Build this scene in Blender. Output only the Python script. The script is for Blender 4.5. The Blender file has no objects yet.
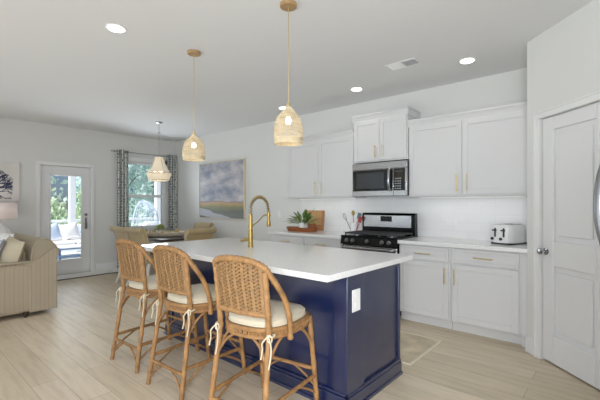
import bpy, math, random
from mathutils import Vector, Matrix, Euler
random.seed(7)
PI = math.pi
scene = bpy.context.scene
col = scene.collection

# ------------------------------------------------------------------ camera, world, light, exposure
YAW = math.radians(48.92)          # between the view and the -x axis
FOC = 367.3
cam_d = bpy.data.cameras.new('camera')
cam_d.sensor_fit = 'HORIZONTAL'; cam_d.sensor_width = 36.0
cam_d.lens = FOC / 600 * 36.0
cam_d.shift_y = 4.4 / 600
cam_d.clip_start = 0.05; cam_d.clip_end = 200
cam = bpy.data.objects.new('camera', cam_d); col.objects.link(cam)
cam.location = (0, 0, 1.318)
fw = Vector((-math.cos(YAW), math.sin(YAW), 0))
cam.rotation_euler = fw.to_track_quat('-Z', 'Y').to_euler()
scene.camera = cam

world = bpy.data.worlds.new('world'); scene.world = world
world.use_nodes = True
wn = world.node_tree.nodes; wl = world.node_tree.links
wn.clear()
sky = wn.new('ShaderNodeTexSky'); sky.sky_type = 'HOSEK_WILKIE'
sky.sun_direction = (0.2, -0.55, 0.8); sky.turbidity = 4.0
bgn = wn.new('ShaderNodeBackground'); bgn.inputs['Strength'].default_value = 2.0
won = wn.new('ShaderNodeOutputWorld')
wl.new(sky.outputs[0], bgn.inputs['Color']); wl.new(bgn.outputs[0], won.inputs[0])

def area(name, loc, target, sx, sy, power, color=(1, 1, 1), spread=180):
    d = bpy.data.lights.new(name, 'AREA'); d.shape = 'RECTANGLE'; d.size = sx; d.size_y = sy
    d.energy = power; d.color = color; d.spread = math.radians(spread)
    o = bpy.data.objects.new(name, d); col.objects.link(o); o.location = loc
    o.rotation_euler = (Vector(target) - Vector(loc)).to_track_quat('-Z', 'Y').to_euler()
    return o
sun_d = bpy.data.lights.new('sun', 'SUN'); sun_d.energy = 10; sun_d.angle = 0.3; sun_d.color = (1, .96, .9)
sun = bpy.data.objects.new('sun', sun_d); col.objects.link(sun)
sun.rotation_euler = Vector((-.2, .55, -.8)).to_track_quat('-Z', 'Y').to_euler()
# rear fill lamp added for daylight from unseen windows behind the camera
area('rear_fill', (-3.6, -4.12, 1.5), (-3.6, 0, 1.45), 7.2, 2.2, 10, (.80, .90, 1))
area('side_fill', (.74, -.75, 1.4), (-.6, 2.8, -.1), 1.5, 1.4, 140, (.92, .96, 1), 140)  # fill lamp added at the right to light island end and cabinets
area('ceiling_fill', (-3.6, -2.2, .5), (-3.8, 1.0, 2.77), 6.0, 2.0, 128, (.82, .915, 1))  # unseen upward lamp added to brighten the ceiling
area('patio_door_daylight', (-7.72, 2.3, 1.1), (-3.4, 1.4, 2.6), .6, 1.6, 11, (.84, .92, 1), 120)
area('dining_window_daylight', (-7.72, 3.83, 1.45), (-4.2, 3.0, 2.6), .8, 1.2, 16, (.84, .92, 1), 120)

vs = scene.view_settings
vs.view_transform = 'Standard'; vs.look = 'None'; vs.gamma = 1.0; vs.use_curve_mapping = False
vs.exposure = -0.35
scene.cycles.max_bounces = 10; scene.cycles.diffuse_bounces = 6
scene.cycles.use_denoising = True
scene.cycles.sample_clamp_indirect = 6.0
scene.cycles.caustics_reflective = False; scene.cycles.caustics_refractive = False

# ------------------------------------------------------------------ materials
def lin(c):
    if isinstance(c, str):
        c = c.lstrip('#'); c = [int(c[i:i+2], 16) / 255 for i in (0, 2, 4)]
    return tuple((x / 12.92 if x <= .04045 else ((x + .055) / 1.055) ** 2.4) for x in c) + (1,)
def mat(name, c, rough=.5, metal=0, bump=0, bscale=40, emit=0, spec=.5, var=0, vscale=6, stretch=None, trans=0, sheen=0, coat=0):
    m = bpy.data.materials.new(name); m.use_nodes = True
    n = m.node_tree.nodes; l = m.node_tree.links; b = n['Principled BSDF']
    b.inputs['Base Color'].default_value = lin(c); b.inputs['Roughness'].default_value = rough
    b.inputs['Metallic'].default_value = metal; b.inputs['Specular IOR Level'].default_value = spec
    b.inputs['Coat Weight'].default_value = coat; b.inputs['Coat Roughness'].default_value = .22
    if trans: b.inputs['Transmission Weight'].default_value = trans
    if sheen: b.inputs['Sheen Weight'].default_value = sheen
    if emit:
        b.inputs['Emission Color'].default_value = lin(c); b.inputs['Emission Strength'].default_value = emit
    if bump or var:
        tc = n.new('ShaderNodeTexCoord'); mp = n.new('ShaderNodeMapping')
        if stretch: mp.inputs['Scale'].default_value = stretch
        l.new(tc.outputs['Object'], mp.inputs[0])
    if bump:
        t = n.new('ShaderNodeTexNoise'); t.inputs['Scale'].default_value = bscale; t.inputs['Detail'].default_value = 4
        l.new(mp.outputs[0], t.inputs[0])
        bp = n.new('ShaderNodeBump'); bp.inputs['Strength'].default_value = bump; bp.inputs['Distance'].default_value = .01
        l.new(t.outputs[0], bp.inputs['Height']); l.new(bp.outputs[0], b.inputs['Normal'])
    if var:
        t = n.new('ShaderNodeTexNoise'); t.inputs['Scale'].default_value = vscale; t.inputs['Detail'].default_value = 5
        l.new(mp.outputs[0], t.inputs[0])
        r = n.new('ShaderNodeValToRGB'); a = lin(c)
        r.color_ramp.elements[0].position = .3; r.color_ramp.elements[1].position = .7
        r.color_ramp.elements[0].color = tuple(x * (1 - var) for x in a[:3]) + (1,)
        r.color_ramp.elements[1].color = tuple(min(1, x * (1 + var)) for x in a[:3]) + (1,)
        l.new(t.outputs[0], r.inputs[0]); l.new(r.outputs[0], b.inputs['Base Color'])
    return m
def nodes(name):
    m = bpy.data.materials.new(name); m.use_nodes = True
    return m, m.node_tree.nodes, m.node_tree.links, m.node_tree.nodes['Principled BSDF']
def ramp(n, stops, interp='LINEAR'):
    r = n.new('ShaderNodeValToRGB'); e = r.color_ramp.elements; r.color_ramp.interpolation = interp
    while len(e) < len(stops): e.new(.5)
    for k, (p, c) in enumerate(stops): e[k].position = p; e[k].color = lin(c)
    return r

M = {}
M['wall'] = mat('wall_paint', '#dfdfdd', .75, bump=.04, bscale=180)
M['ceil'] = mat('ceiling_paint', '#e2e2e2', .9, bump=.06, bscale=120)
M['trim'] = mat('white_trim_paint', '#e9e9e9', .4)
M['cab'] = mat('white_cabinet_paint', '#d9d9da', .38)
M['door'] = mat('white_door_paint', '#e6e6e7', .42)
M['navy'] = mat('navy_cabinet_paint', '#152046', .3, coat=1)
M['brass'] = mat('brushed_brass', '#dcc896', .35, .85)
M['gold'] = mat('satin_gold', '#b39a5c', .42, .8)
M['steel'] = mat('brushed_steel', '#b4b4b6', .27, .95, bump=.03, bscale=60, stretch=(1, 60, 60))
M['dsteel'] = mat('dark_steel', '#8c8d90', .35, .9)
M['canopy_brass'] = mat('matte_champagne_brass', '#c2a074', .45, .5)
M['chrome'] = mat('satin_nickel', '#b9b9bb', .22, 1)
M['black'] = mat('black_enamel', '#050506', .25, spec=.25)
M['iron'] = mat('cast_iron', '#3a3a3c', .6)
M['bglass'] = mat('black_glass', '#17181b', .06, spec=.7)
M['grey_screen'] = mat('microwave_window', '#404346', .1)
M['white'] = mat('white_gloss', '#efefef', .2)
M['cushion'] = mat('cream_seat_fabric', '#c9bea8', .9, bump=.15, bscale=260, sheen=.2)
M['cord'] = mat('cream_cord', '#d3c8b0', .9)
M['rattan'] = mat('rattan_cane', '#987147', .5, bump=.2, bscale=60, var=.38, vscale=14)
M['rattan_wrap'] = mat('rattan_wrap', '#9c754a', .55, bump=.3, bscale=120, var=.25, vscale=30)
M['weave'] = mat('woven_rattan', '#916f47', .6, bump=.25, bscale=150, var=.22, vscale=45)
M['weave_back'] = mat('shaded_rattan_backing', '#664a2e', .8)  # dark colour painted for the shade in the weave gaps
M['wicker_light'] = mat('pale_rattan', '#dccdae', .6, bump=.2, bscale=90, var=.15, vscale=20)
M['linen'] = mat('linen_upholstery', '#ad9972', .9, bump=.15, bscale=240, var=.08, sheen=.2)
M['whitewash'] = mat('whitewashed_wood', '#dedcd6', .6, var=.06)
M['espresso'] = mat('dark_wood', '#3a2f2a', .3, var=.2, stretch=(1, 12, 12))
M['walnut'] = mat('reddish_wood', '#93562f', .5, bump=.1, var=.22, vscale=5, stretch=(1, 9, 9))
M['board'] = mat('maple_wood', '#c59a68', .5, var=.12, vscale=5, stretch=(10, 1, 1))
M['board_dark'] = mat('cherry_wood', '#b27c50', .5, var=.12, vscale=5, stretch=(10, 1, 1))
M['leaf'] = mat('houseplant_leaf', '#5d7a3d', .5, var=.45, vscale=18)
M['leaf_light'] = mat('pale_leaf', '#a8b46a', .5, var=.35, vscale=18)
M['stem'] = mat('green_stem', '#67753c', .6)
M['soil'] = mat('potting_soil', '#40342a', .9)
M['rod'] = mat('rod_metal', '#a9a9ab', .4, .8)
M['lampshade'] = mat('blush_lampshade', '#f1e1dc', .8, emit=.12)
M['pil_cream'] = mat('oatmeal_linen', '#c0b49d', .9, bump=.2, bscale=200)
M['pil_white'] = mat('white_cotton', '#e9e8e8', .9, bump=.12, bscale=90)
M['red'] = mat('red_silicone', '#b5433f', .5)
M['teal'] = mat('teal_silicone', '#5d7f86', .5)
M['yellow'] = mat('bamboo_utensil', '#b59b55', .6)
M['pink'] = mat('pink_silicone', '#e5a6a6', .5)
M['bulb'] = mat('lit_bulb', '#fff1dc', .4, emit=3.5)
M['led'] = mat('lit_led_lens', '#fffaf2', .5, emit=9)
M['ledstrip'] = mat('lit_led_strip', '#fffaf2', .5, emit=.7)
M['shadeliner'] = mat('woven_shade_inner', '#f6ead2', .7, emit=.35)
M['bead'] = mat('glowing_white_bead', '#ece3d0', .6, emit=.22)  # self-glow added to brighten the beads
M['navy_paint'] = mat('navy_branch_paint', '#3c3f5e', .7)
M['canvas'] = mat('pale_canvas', '#e2ded9', .8, var=.04, vscale=3)
M['deck'] = mat('patio_concrete', '#c9ccd0', .8, var=.05)
M['grass'] = mat('lawn', '#a3b898', .9, var=.3, vscale=3)
M['vinyl'] = mat('white_vinyl', '#eef0f4', .5)
M['pale_blue'] = mat('pale_blue_siding', '#bcd3dc', .7)
M['roof'] = mat('shingle', '#7f8890', .9, var=.2)
M['tree'] = mat('hazed_tree_foliage', '#d9e9ec', .8, var=.25, vscale=4)  # outdoor haze painted in: leaf colour washed towards white-blue
M['shrub'] = mat('hazed_shrub_foliage', '#d2e0c6', .8, var=.25, vscale=5)  # shrub green paled by haze put into the colour
M['bark'] = mat('tree_bark', '#7c746b', .9, var=.3)
M['wicker_grey'] = mat('grey_blue_wicker', '#c0cde0', .6)
M['blue_cushion'] = mat('pale_blue_cushion', '#c3d2ea', .9)
M['blue_dark'] = mat('slate_blue_paint', '#5f7896', .6)

for k in ('tree', 'shrub'):
    n = M[k].node_tree.nodes; l = M[k].node_tree.links; b = n['Principled BSDF']; o_ = n['Material Output']
    tl = n.new('ShaderNodeBsdfTranslucent'); mx = n.new('ShaderNodeMixShader'); mx.inputs[0].default_value = .5
    src = b.inputs['Base Color'].links[0].from_socket; l.new(src, tl.inputs[0])
    l.new(b.outputs[0], mx.inputs[1]); l.new(tl.outputs[0], mx.inputs[2]); l.new(mx.outputs[0], o_.inputs[0])
# glass: mostly clear, a little mirror at grazing angles
g = bpy.data.materials.new('window_glass'); g.use_nodes = True
n = g.node_tree.nodes; l = g.node_tree.links; n.clear()
tr = n.new('ShaderNodeBsdfTransparent'); gl = n.new('ShaderNodeBsdfGlossy'); gl.inputs['Roughness'].default_value = .03
fr = n.new('ShaderNodeFresnel'); fr.inputs['IOR'].default_value = 1.3
mx = n.new('ShaderNodeMixShader'); oo = n.new('ShaderNodeOutputMaterial')
tr.inputs[0].default_value = (.96, .98, 1, 1)
l.new(fr.outputs[0], mx.inputs[0]); l.new(tr.outputs[0], mx.inputs[1]); l.new(gl.outputs[0], mx.inputs[2]); l.new(mx.outputs[0], oo.inputs[0])
M['glass'] = g

# plank floor
m, n, l, b = nodes('plank_floor')
tc = n.new('ShaderNodeTexCoord')
br = n.new('ShaderNodeTexBrick'); br.inputs['Scale'].default_value = 1
br.offset = .37; br.inputs['Brick Width'].default_value = 1.35; br.inputs['Row Height'].default_value = .18
br.inputs['Mortar Size'].default_value = .0022; br.inputs['Mortar Smooth'].default_value = .3; br.inputs['Bias'].default_value = 0
br.inputs['Color1'].default_value = lin('#d0c1a8'); br.inputs['Color2'].default_value = lin('#dccdb7'); br.inputs['Mortar'].default_value = lin('#a69a88')
l.new(tc.outputs['Object'], br.inputs[0])
mp = n.new('ShaderNodeMapping'); mp.inputs['Scale'].default_value = (.9, 9, 1); l.new(tc.outputs['Object'], mp.inputs[0])
ns = n.new('ShaderNodeTexNoise'); ns.inputs['Scale'].default_value = 2.2; ns.inputs['Detail'].default_value = 7; ns.inputs['Roughness'].default_value = .62
l.new(mp.outputs[0], ns.inputs[0])
rp = ramp(n, [(.3, '#cfcbc4'), (.55, '#ffffff'), (.75, '#fdf8f0')]); l.new(ns.outputs[0], rp.inputs[0])
mm = n.new('ShaderNodeMix'); mm.data_type = 'RGBA'; mm.blend_type = 'MULTIPLY'; mm.inputs[0].default_value = .5
l.new(br.outputs['Color'], mm.inputs[6]); l.new(rp.outputs[0], mm.inputs[7]); l.new(mm.outputs[2], b.inputs['Base Color'])
bp = n.new('ShaderNodeBump'); bp.inputs['Strength'].default_value = .12; bp.inputs['Distance'].default_value = .004
l.new(br.outputs['Fac'], bp.inputs['Height']); bp.invert = True; l.new(bp.outputs[0], b.inputs['Normal'])
b.inputs['Roughness'].default_value = .5
M['floor'] = m

# quartz counter
m, n, l, b = nodes('white_quartz')
tc = n.new('ShaderNodeTexCoord'); ns = n.new('ShaderNodeTexNoise'); ns.inputs['Scale'].default_value = 60; ns.inputs['Detail'].default_value = 3
l.new(tc.outputs['Object'], ns.inputs[0]); rp = ramp(n, [(.35, '#e4e4e4'), (.65, '#eeeeee')]); l.new(ns.outputs[0], rp.inputs[0])
l.new(rp.outputs[0], b.inputs['Base Color']); b.inputs['Roughness'].default_value = .16
M['quartz'] = m
# glossy subway tile
m, n, l, b = nodes('white_subway_tile')
tc = n.new('ShaderNodeTexCoord'); mp = n.new('ShaderNodeMapping'); mp.inputs['Rotation'].default_value = (PI/2, 0, 0)
l.new(tc.outputs['Object'], mp.inputs[0])
br = n.new('ShaderNodeTexBrick'); br.inputs['Scale'].default_value = 1; br.inputs['Brick Width'].default_value = .3; br.inputs['Row Height'].default_value = .1
br.inputs['Mortar Size'].default_value = .0015; br.inputs['Color1'].default_value = lin('#ececec'); br.inputs['Color2'].default_value = lin('#e9e9e9'); br.inputs['Mortar'].default_value = lin('#dedede')
l.new(mp.outputs[0], br.inputs[0]); l.new(br.outputs['Color'], b.inputs['Base Color']); b.inputs['Roughness'].default_value = .22
M['tile'] = m
# sofa stripes (running up the side panels)
m, n, l, b = nodes('striped_slipcover')
tc = n.new('ShaderNodeTexCoord'); sp = n.new('ShaderNodeSeparateXYZ'); l.new(tc.outputs['Object'], sp.inputs[0])
ad = n.new('ShaderNodeMath'); ad.operation = 'ADD'; l.new(sp.outputs[0], ad.inputs[0]); l.new(sp.outputs[1], ad.inputs[1])
mo = n.new('ShaderNodeMath'); mo.operation = 'WRAP'; mo.inputs[1].default_value = .085; mo.inputs[2].default_value = 0; l.new(ad.outputs[0], mo.inputs[0])
dv = n.new('ShaderNodeMath'); dv.operation = 'DIVIDE'; dv.inputs[1].default_value = .085; l.new(mo.outputs[0], dv.inputs[0])
rp = ramp(n, [(0, '#a2957f'), (.06, '#b3a692'), (.5, '#b3a692'), (.53, '#aa9d88'), (.6, '#b3a692')], 'CONSTANT'); l.new(dv.outputs[0], rp.inputs[0])
l.new(rp.outputs[0], b.inputs['Base Color']); b.inputs['Roughness'].default_value = .92
M['stripe'] = m
M['slip'] = mat('plain_slipcover', '#ada18d', .92, bump=.12, bscale=220)
# blue-grey striped pillow
m, n, l, b = nodes('blue_grey_striped_linen')
tc = n.new('ShaderNodeTexCoord'); wv = n.new('ShaderNodeTexWave'); wv.inputs['Scale'].default_value = 9; l.new(tc.outputs['Object'], wv.inputs[0])
rp = ramp(n, [(.3, '#8d939c'), (.6, '#c3c5ca')]); l.new(wv.outputs[0], rp.inputs[0]); l.new(rp.outputs[0], b.inputs['Base Color']); b.inputs['Roughness'].default_value = .9
M['pil_blue'] = m
# curtain print
m, n, l, b = nodes('patterned_curtain')
tc = n.new('ShaderNodeTexCoord'); mp = n.new('ShaderNodeMapping'); mp.inputs['Scale'].default_value = (11, 11, 11); l.new(tc.outputs['Object'], mp.inputs[0])
vo = n.new('ShaderNodeTexVoronoi'); vo.feature = 'DISTANCE_TO_EDGE'; vo.inputs['Scale'].default_value = 1.6; vo.inputs['Randomness'].default_value = .35
l.new(mp.outputs[0], vo.inputs[0]); rp = ramp(n, [(.09, '#d8d9d2'), (.13, '#858c90'), (.4, '#697177')]); l.new(vo.outputs[0], rp.inputs[0])
l.new(rp.outputs[0], b.inputs['Base Color']); b.inputs['Roughness'].default_value = .95
M['curtain'] = m
# kitchen mat and pale runner
M['mat'] = mat('beige_kitchen_mat', '#cdbfa5', .9, bump=.2, bscale=160, var=.22, vscale=5)
M['mat_edge'] = mat('mat_border', '#e2d8c2', .9)
M['runner'] = mat('pale_runner', '#efedea', .95, bump=.2, bscale=200)
M['runner_edge'] = mat('runner_binding', '#65625e', .95)
# painted marsh landscape with a cloudy sky
m, n, l, b = nodes('marsh_landscape_painting')
tc = n.new('ShaderNodeTexCoord'); sp = n.new('ShaderNodeSeparateXYZ'); l.new(tc.outputs['Generated'], sp.inputs[0])
mp = n.new('ShaderNodeMapping'); mp.inputs['Scale'].default_value = (3, 1, 4.5); mp.inputs['Rotation'].default_value = (0, .35, 0); l.new(tc.outputs['Generated'], mp.inputs[0])
ns = n.new('ShaderNodeTexNoise'); ns.inputs['Scale'].default_value = 1.0; ns.inputs['Detail'].default_value = 7; ns.inputs['Roughness'].default_value = .6; ns.inputs['Distortion'].default_value = .1; l.new(mp.outputs[0], ns.inputs[0])
sk = ramp(n, [(.3, '#6d7a90'), (.42, '#8f93a1'), (.5, '#a7a7b0'), (.58, '#bab6ba'), (.72, '#d3d1d2')]); l.new(ns.outputs[0], sk.inputs[0])
n2 = n.new('ShaderNodeTexNoise'); n2.inputs['Scale'].default_value = 5; n2.inputs['Detail'].default_value = 4; l.new(tc.outputs['Generated'], n2.inputs[0])
wob = n.new('ShaderNodeMath'); wob.operation = 'MULTIPLY_ADD'; wob.inputs[1].default_value = .1; l.new(n2.outputs[0], wob.inputs[0]); l.new(sp.outputs[2], wob.inputs[2])
ld = ramp(n, [(0, '#6a6c6c'), (.10, '#777a76'), (.17, '#6b7065'), (.21, '#7b7d66'), (.25, '#86865f'), (.29, '#b29c60'), (.32, '#bd9c80'), (.345, '#857a7c')]); l.new(wob.outputs[0], ld.inputs[0])
# the pale creek: a wedge that winds to the lower left
cr = n.new('ShaderNodeMath'); cr.operation = 'MULTIPLY_ADD'; cr.inputs[1].default_value = -.16; cr.inputs[2].default_value = .16; l.new(sp.outputs[0], cr.inputs[0])
df = n.new('ShaderNodeMath'); df.operation = 'SUBTRACT'; l.new(wob.outputs[0], df.inputs[0]); l.new(cr.outputs[0], df.inputs[1])
ab = n.new('ShaderNodeMath'); ab.operation = 'ABSOLUTE'; l.new(df.outputs[0], ab.inputs[0])
lt = n.new('ShaderNodeMath'); lt.operation = 'LESS_THAN'; wd = n.new('ShaderNodeMath'); wd.operation = 'MULTIPLY_ADD'; wd.inputs[1].default_value = -.075; wd.inputs[2].default_value = .075; l.new(sp.outputs[0], wd.inputs[0]); l.new(ab.outputs[0], lt.inputs[0]); l.new(wd.outputs[0], lt.inputs[1])
m1 = n.new('ShaderNodeMix'); m1.data_type = 'RGBA'; l.new(lt.outputs[0], m1.inputs[0]); l.new(ld.outputs[0], m1.inputs[6]); m1.inputs[7].default_value = lin('#b3b5bd')
gt = n.new('ShaderNodeMath'); gt.operation = 'GREATER_THAN'; gt.inputs[1].default_value = .345; l.new(wob.outputs[0], gt.inputs[0])
m2 = n.new('ShaderNodeMix'); m2.data_type = 'RGBA'; l.new(gt.outputs[0], m2.inputs[0]); l.new(m1.outputs[2], m2.inputs[6]); l.new(sk.outputs[0], m2.inputs[7])
l.new(m2.outputs[2], b.inputs['Base Color']); b.inputs['Roughness'].default_value = .55
M['painting'] = m

# ------------------------------------------------------------------ mesh builder
class MB:
    def __init__(s): s.v = []; s.f = []
    def add(s, vs_, fs):
        o = len(s.v); s.v += [tuple(p) for p in vs_]; s.f += [tuple(i + o for i in f) for f in fs]; return s
    def box(s, x0, x1, y0, y1, z0, z1, T=None):
        p = [(x0,y0,z0),(x1,y0,z0),(x1,y1,z0),(x0,y1,z0),(x0,y0,z1),(x1,y0,z1),(x1,y1,z1),(x0,y1,z1)]
        if T is not None: p = [T @ Vector(q) for q in p]
        return s.add(p, [(3,2,1,0),(4,5,6,7),(0,1,5,4),(1,2,6,5),(2,3,7,6),(3,0,4,7)])
    def bar(s, a, b_, w, h, up=(0, 0, 1)):
        a = Vector(a); b_ = Vector(b_); d = (b_ - a); L = d.length; d.normalize(); u = Vector(up)
        x = d.cross(u)
        if x.length < 1e-4: x = d.cross(Vector((1, 0, 0)))
        x.normalize(); u = x.cross(d)
        T = Matrix(((x.x, d.x, u.x, a.x), (x.y, d.y, u.y, a.y), (x.z, d.z, u.z, a.z), (0, 0, 0, 1)))
        return s.box(-w/2, w/2, 0, L, -h/2, h/2, T)
    def tube(s, pts, r, n=8, closed=False):
        pts = [Vector(p) for p in pts]; N = len(pts)
        rs = r if isinstance(r, (list, tuple)) else [r] * N
        tang = []
        for i in range(N):
            a = pts[(i-1) % N] if (closed or i > 0) else pts[i]; c = pts[(i+1) % N] if (closed or i < N-1) else pts[i]
            t = c - a
            tang.append(t.normalized() if t.length > 1e-9 else Vector((0, 0, 1)))
        u = tang[0].orthogonal().normalized(); vs_ = []
        for i in range(N):
            t = tang[i]; u = (u - t * u.dot(t)); u = u.normalized() if u.length > 1e-6 else t.orthogonal().normalized(); w = t.cross(u)
            for k in range(n):
                a = 2*PI*k/n; vs_.append(pts[i] + (u*math.cos(a) + w*math.sin(a)) * rs[i])
        fs = []
        for i in range(N if closed else N-1):
            j = (i+1) % N
            for k in range(n): k2 = (k+1) % n; fs.append((i*n+k, i*n+k2, j*n+k2, j*n+k))
        if not closed: fs.append(tuple(range(n-1, -1, -1))); fs.append(tuple((N-1)*n+k for k in range(n)))
        return s.add(vs_, fs)
    def lathe(s, prof, n=24, c=(0, 0, 0), T=None, sx=1, sy=1):
        vs_ = []
        for r, z in prof:
            for k in range(n):
                a = 2*PI*k/n; p = Vector((c[0]+r*math.cos(a)*sx, c[1]+r*math.sin(a)*sy, c[2]+z))
                vs_.append(T @ p if T is not None else p)
        fs = []
        for i in range(len(prof)-1):
            for k in range(n): k2 = (k+1) % n; fs.append((i*n+k, i*n+k2, (i+1)*n+k2, (i+1)*n+k))
        if prof[0][0] > 1e-6: fs.append(tuple(range(n-1, -1, -1)))
        if prof[-1][0] > 1e-6: fs.append(tuple((len(prof)-1)*n+k for k in range(n)))
        return s.add(vs_, fs)
    def ball(s, c, r, sx=1, sy=1, sz=1, n=12, T=None):
        k = n // 2
        return s.lathe([(max(r*math.sin(PI*i/k), 1e-7), -r*sz*math.cos(PI*i/k)) for i in range(k+1)], n, c, T, sx, sy)
    def surf(s, fn, nu, nv, closed_u=False):
        vs_ = [fn(i/(nu if closed_u else nu-1), j/(nv-1)) for j in range(nv) for i in range(nu)]
        fs = []
        for j in range(nv-1):
            for i in range(nu if closed_u else nu-1):
                i2 = (i+1) % nu; fs.append((j*nu+i, j*nu+i2, (j+1)*nu+i2, (j+1)*nu+i))
        return s.add(vs_, fs)
    def poly(s, pts, d):      # outline pushed along d
        d = Vector(d); n = len(pts); P = [Vector(p) for p in pts]; Q = [p + d for p in P]
        return s.add(P + Q, [tuple(range(n-1, -1, -1)), tuple(range(n, 2*n))] + [(i, (i+1) % n, n+(i+1) % n, n+i) for i in range(n)])
    def build(s, name, m, parent=None, bev=0, seg=2, sub=0, solid=0, smooth=True):
        me = bpy.data.meshes.new(name); me.from_pydata(s.v, [], s.f); me.update()
        import bmesh
        bm = bmesh.new(); bm.from_mesh(me); bmesh.ops.recalc_face_normals(bm, faces=bm.faces); bm.to_mesh(me); bm.free()
        if smooth:
            me.polygons.foreach_set('use_smooth', [True] * len(me.polygons))
            me.set_sharp_from_angle(angle=math.radians(38))
        me.materials.append(M[m] if isinstance(m, str) else m)
        o = bpy.data.objects.new(name, me); col.objects.link(o)
        if parent is not None: o.parent = parent
        if solid: q = o.modifiers.new('solid', 'SOLIDIFY'); q.thickness = solid; q.offset = 0
        if bev: q = o.modifiers.new('bevel', 'BEVEL'); q.width = bev; q.segments = seg; q.limit_method = 'ANGLE'; q.angle_limit = math.radians(40)
        if sub: q = o.modifiers.new('subsurf', 'SUBSURF'); q.levels = sub; q.render_levels = sub
        return o
def tag(o, label, cat, group=None, kind=None):
    o['label'] = label; o['category'] = cat
    if group: o['group'] = group
    if kind: o['kind'] = kind
    return o
def empty(name, loc, rz, label, cat, group=None):
    o = bpy.data.objects.new(name, None); col.objects.link(o); o.location = loc; o.rotation_euler = (0, 0, rz)
    o.empty_display_size = .1
    return tag(o, label, cat, group)
def struct(name, mb, m, **k):
    o = mb.build(name, m, **k); o['kind'] = 'structure'; return o
def kids(o): return [c for c in bpy.data.objects if c.parent == o]
def dup(root, loc, rz, label, group=None):
    def cp(o, par):
        c = o.copy(); col.objects.link(c)
        if par is not None: c.parent = par
        for ch in kids(o): cp(ch, c)
        return c
    r = cp(root, None); r.location = loc; r.rotation_euler = (0, 0, rz); r['label'] = label
    if group: r['group'] = group
    return r
def bez(p0, p1, p2, n=10):
    p0, p1, p2 = Vector(p0), Vector(p1), Vector(p2)
    return [p0*(1-t)**2 + p1*2*t*(1-t) + p2*t*t for t in [i/(n-1) for i in range(n)]]
def spline(P, n=8):
    P = [Vector(p) for p in P]; out = []
    for i in range(len(P)-1):
        a = P[max(i-1, 0)]; b_ = P[i]; c = P[i+1]; d = P[min(i+2, len(P)-1)]
        for k in range(n):
            t = k/n
            out.append(.5*((2*b_) + (c-a)*t + (2*a-5*b_+4*c-d)*t*t + (3*b_-a-3*c+d)*t**3))
    out.append(P[-1]); return out

# ------------------------------------------------------------------ room shell
H = 2.77; XD = -7.8; YK = 4.53; XR = .8; YF = -4.2
struct('floor', MB().box(XD-.15, XR+.15, YF-.15, YK+.15, -.12, 0), 'floor')
struct('ceiling', MB().box(XD-.15, XR+.15, YF-.15, YK+.15, H, H+.12), 'ceil')
struct('wall_back', MB().box(XD-.15, XR+.15, YK, YK+.15, 0, H), 'wall')
# door wall with a door opening and a window opening
DY0, DY1, DZ = 1.895, 2.72, 2.03
WY0, WY1, WZ0, WZ1 = 3.38, 4.27, .80, 2.23
w = MB()
w.box(XD-.15, XD, YF, DY0, 0, H); w.box(XD-.15, XD, DY0, DY1, DZ, H); w.box(XD-.15, XD, DY1, WY0, 0, H)
w.box(XD-.15, XD, WY0, WY1, 0, WZ0); w.box(XD-.15, XD, WY0, WY1, WZ1, H); w.box(XD-.15, XD, WY1, YK, 0, H)
struct('wall_left', w, 'wall')
# pantry wall at 45 degrees, with its door opening
PC = 3.197; P0 = Vector((-.63, PC+.63, 0)); PD = Vector((1, -1, 0)).normalized(); PN = Vector((-1, -1, 0)).normalized()
TP = Matrix(((PD.x, -PN.x, 0, P0.x), (PD.y, -PN.y, 0, P0.y), (0, 0, 1, 0), (0, 0, 0, 1)))    # x along the wall, y into the wall
PO0, PO1, PDZ = .172, .812, 2.045
PL = 2.02
w = MB(); w.box(0, PO0, 0, .12, 0, H, TP); w.box(PO0, PO1, 0, .12, PDZ, H, TP); w.box(PO1, PL, 0, .12, 0, H, TP)
struct('wall_pantry', w, 'wall')
struct('wall_return', MB().box(-.63, -.55, PC+.63+.01, YK, 0, H), 'wall')
w = MB(); w.box(XR, XR+.15, YF, -1.5, 0, H); w.box(XR, XR+.15, 0, YK, 0, H); w.box(XR, XR+.15, -1.5, 0, 0, .75); w.box(XR, XR+.15, -1.5, 0, 2.25, H)
struct('wall_right', w, 'wall')
w = MB()
for y in (-1.5, -.775, -.05): w.box(XR+.04, XR+.1, y, y+.05, .75, 2.25)
w.box(XR+.04, XR+.1, -1.45, -.05, .75, .8); w.box(XR+.04, XR+.1, -1.45, -.05, 2.2, 2.25)
struct('window_side_added', w, 'trim', bev=.004)  # unseen window, added as a source for the side fill lamp
w = MB(); w.box(XD-.15, XR+.15, YF-.15, YF, 0, .35); w.box(XD-.15, XR+.15, YF-.15, YF, 2.6, H)
for x in (XD-.15, -7.35): pass
w.box(XD-.15, -7.25, YF-.15, YF, .35, 2.6); w.box(.05, XR+.15, YF-.15, YF, .35, 2.6)
struct('wall_front', w, 'wall')
w = MB()
for k in range(7):
    x = -7.25 + k*7.3/6; w.box(x-.04, x+.04, YF-.11, YF-.04, .35, 2.6)
w.box(-7.25, .05, YF-.11, YF-.04, .35, .43); w.box(-7.25, .05, YF-.11, YF-.04, 2.52, 2.6)
struct('window_rear_added', w, 'trim', bev=.004)  # unseen window wall, added to let light in from behind
# baseboards
struct('baseboard_left', MB().box(XD, XD+.016, YF, DY0-.085, 0, .14).box(XD, XD+.016, DY1+.085, YK, 0, .14), 'trim', bev=.004)
struct('baseboard_back', MB().box(XD, -4.02, YK-.016, YK, 0, .14), 'trim', bev=.004)
struct('baseboard_pantry', MB().box(-.006, PO0-.06, -.016, 0, 0, .14, TP).box(PO1+.06, PL, -.016, 0, 0, .14, TP), 'trim', bev=.004)
struct('baseboard_right', MB().box(XR-.016, XR, YF, 1.1, 0, .14), 'trim', bev=.004)
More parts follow.
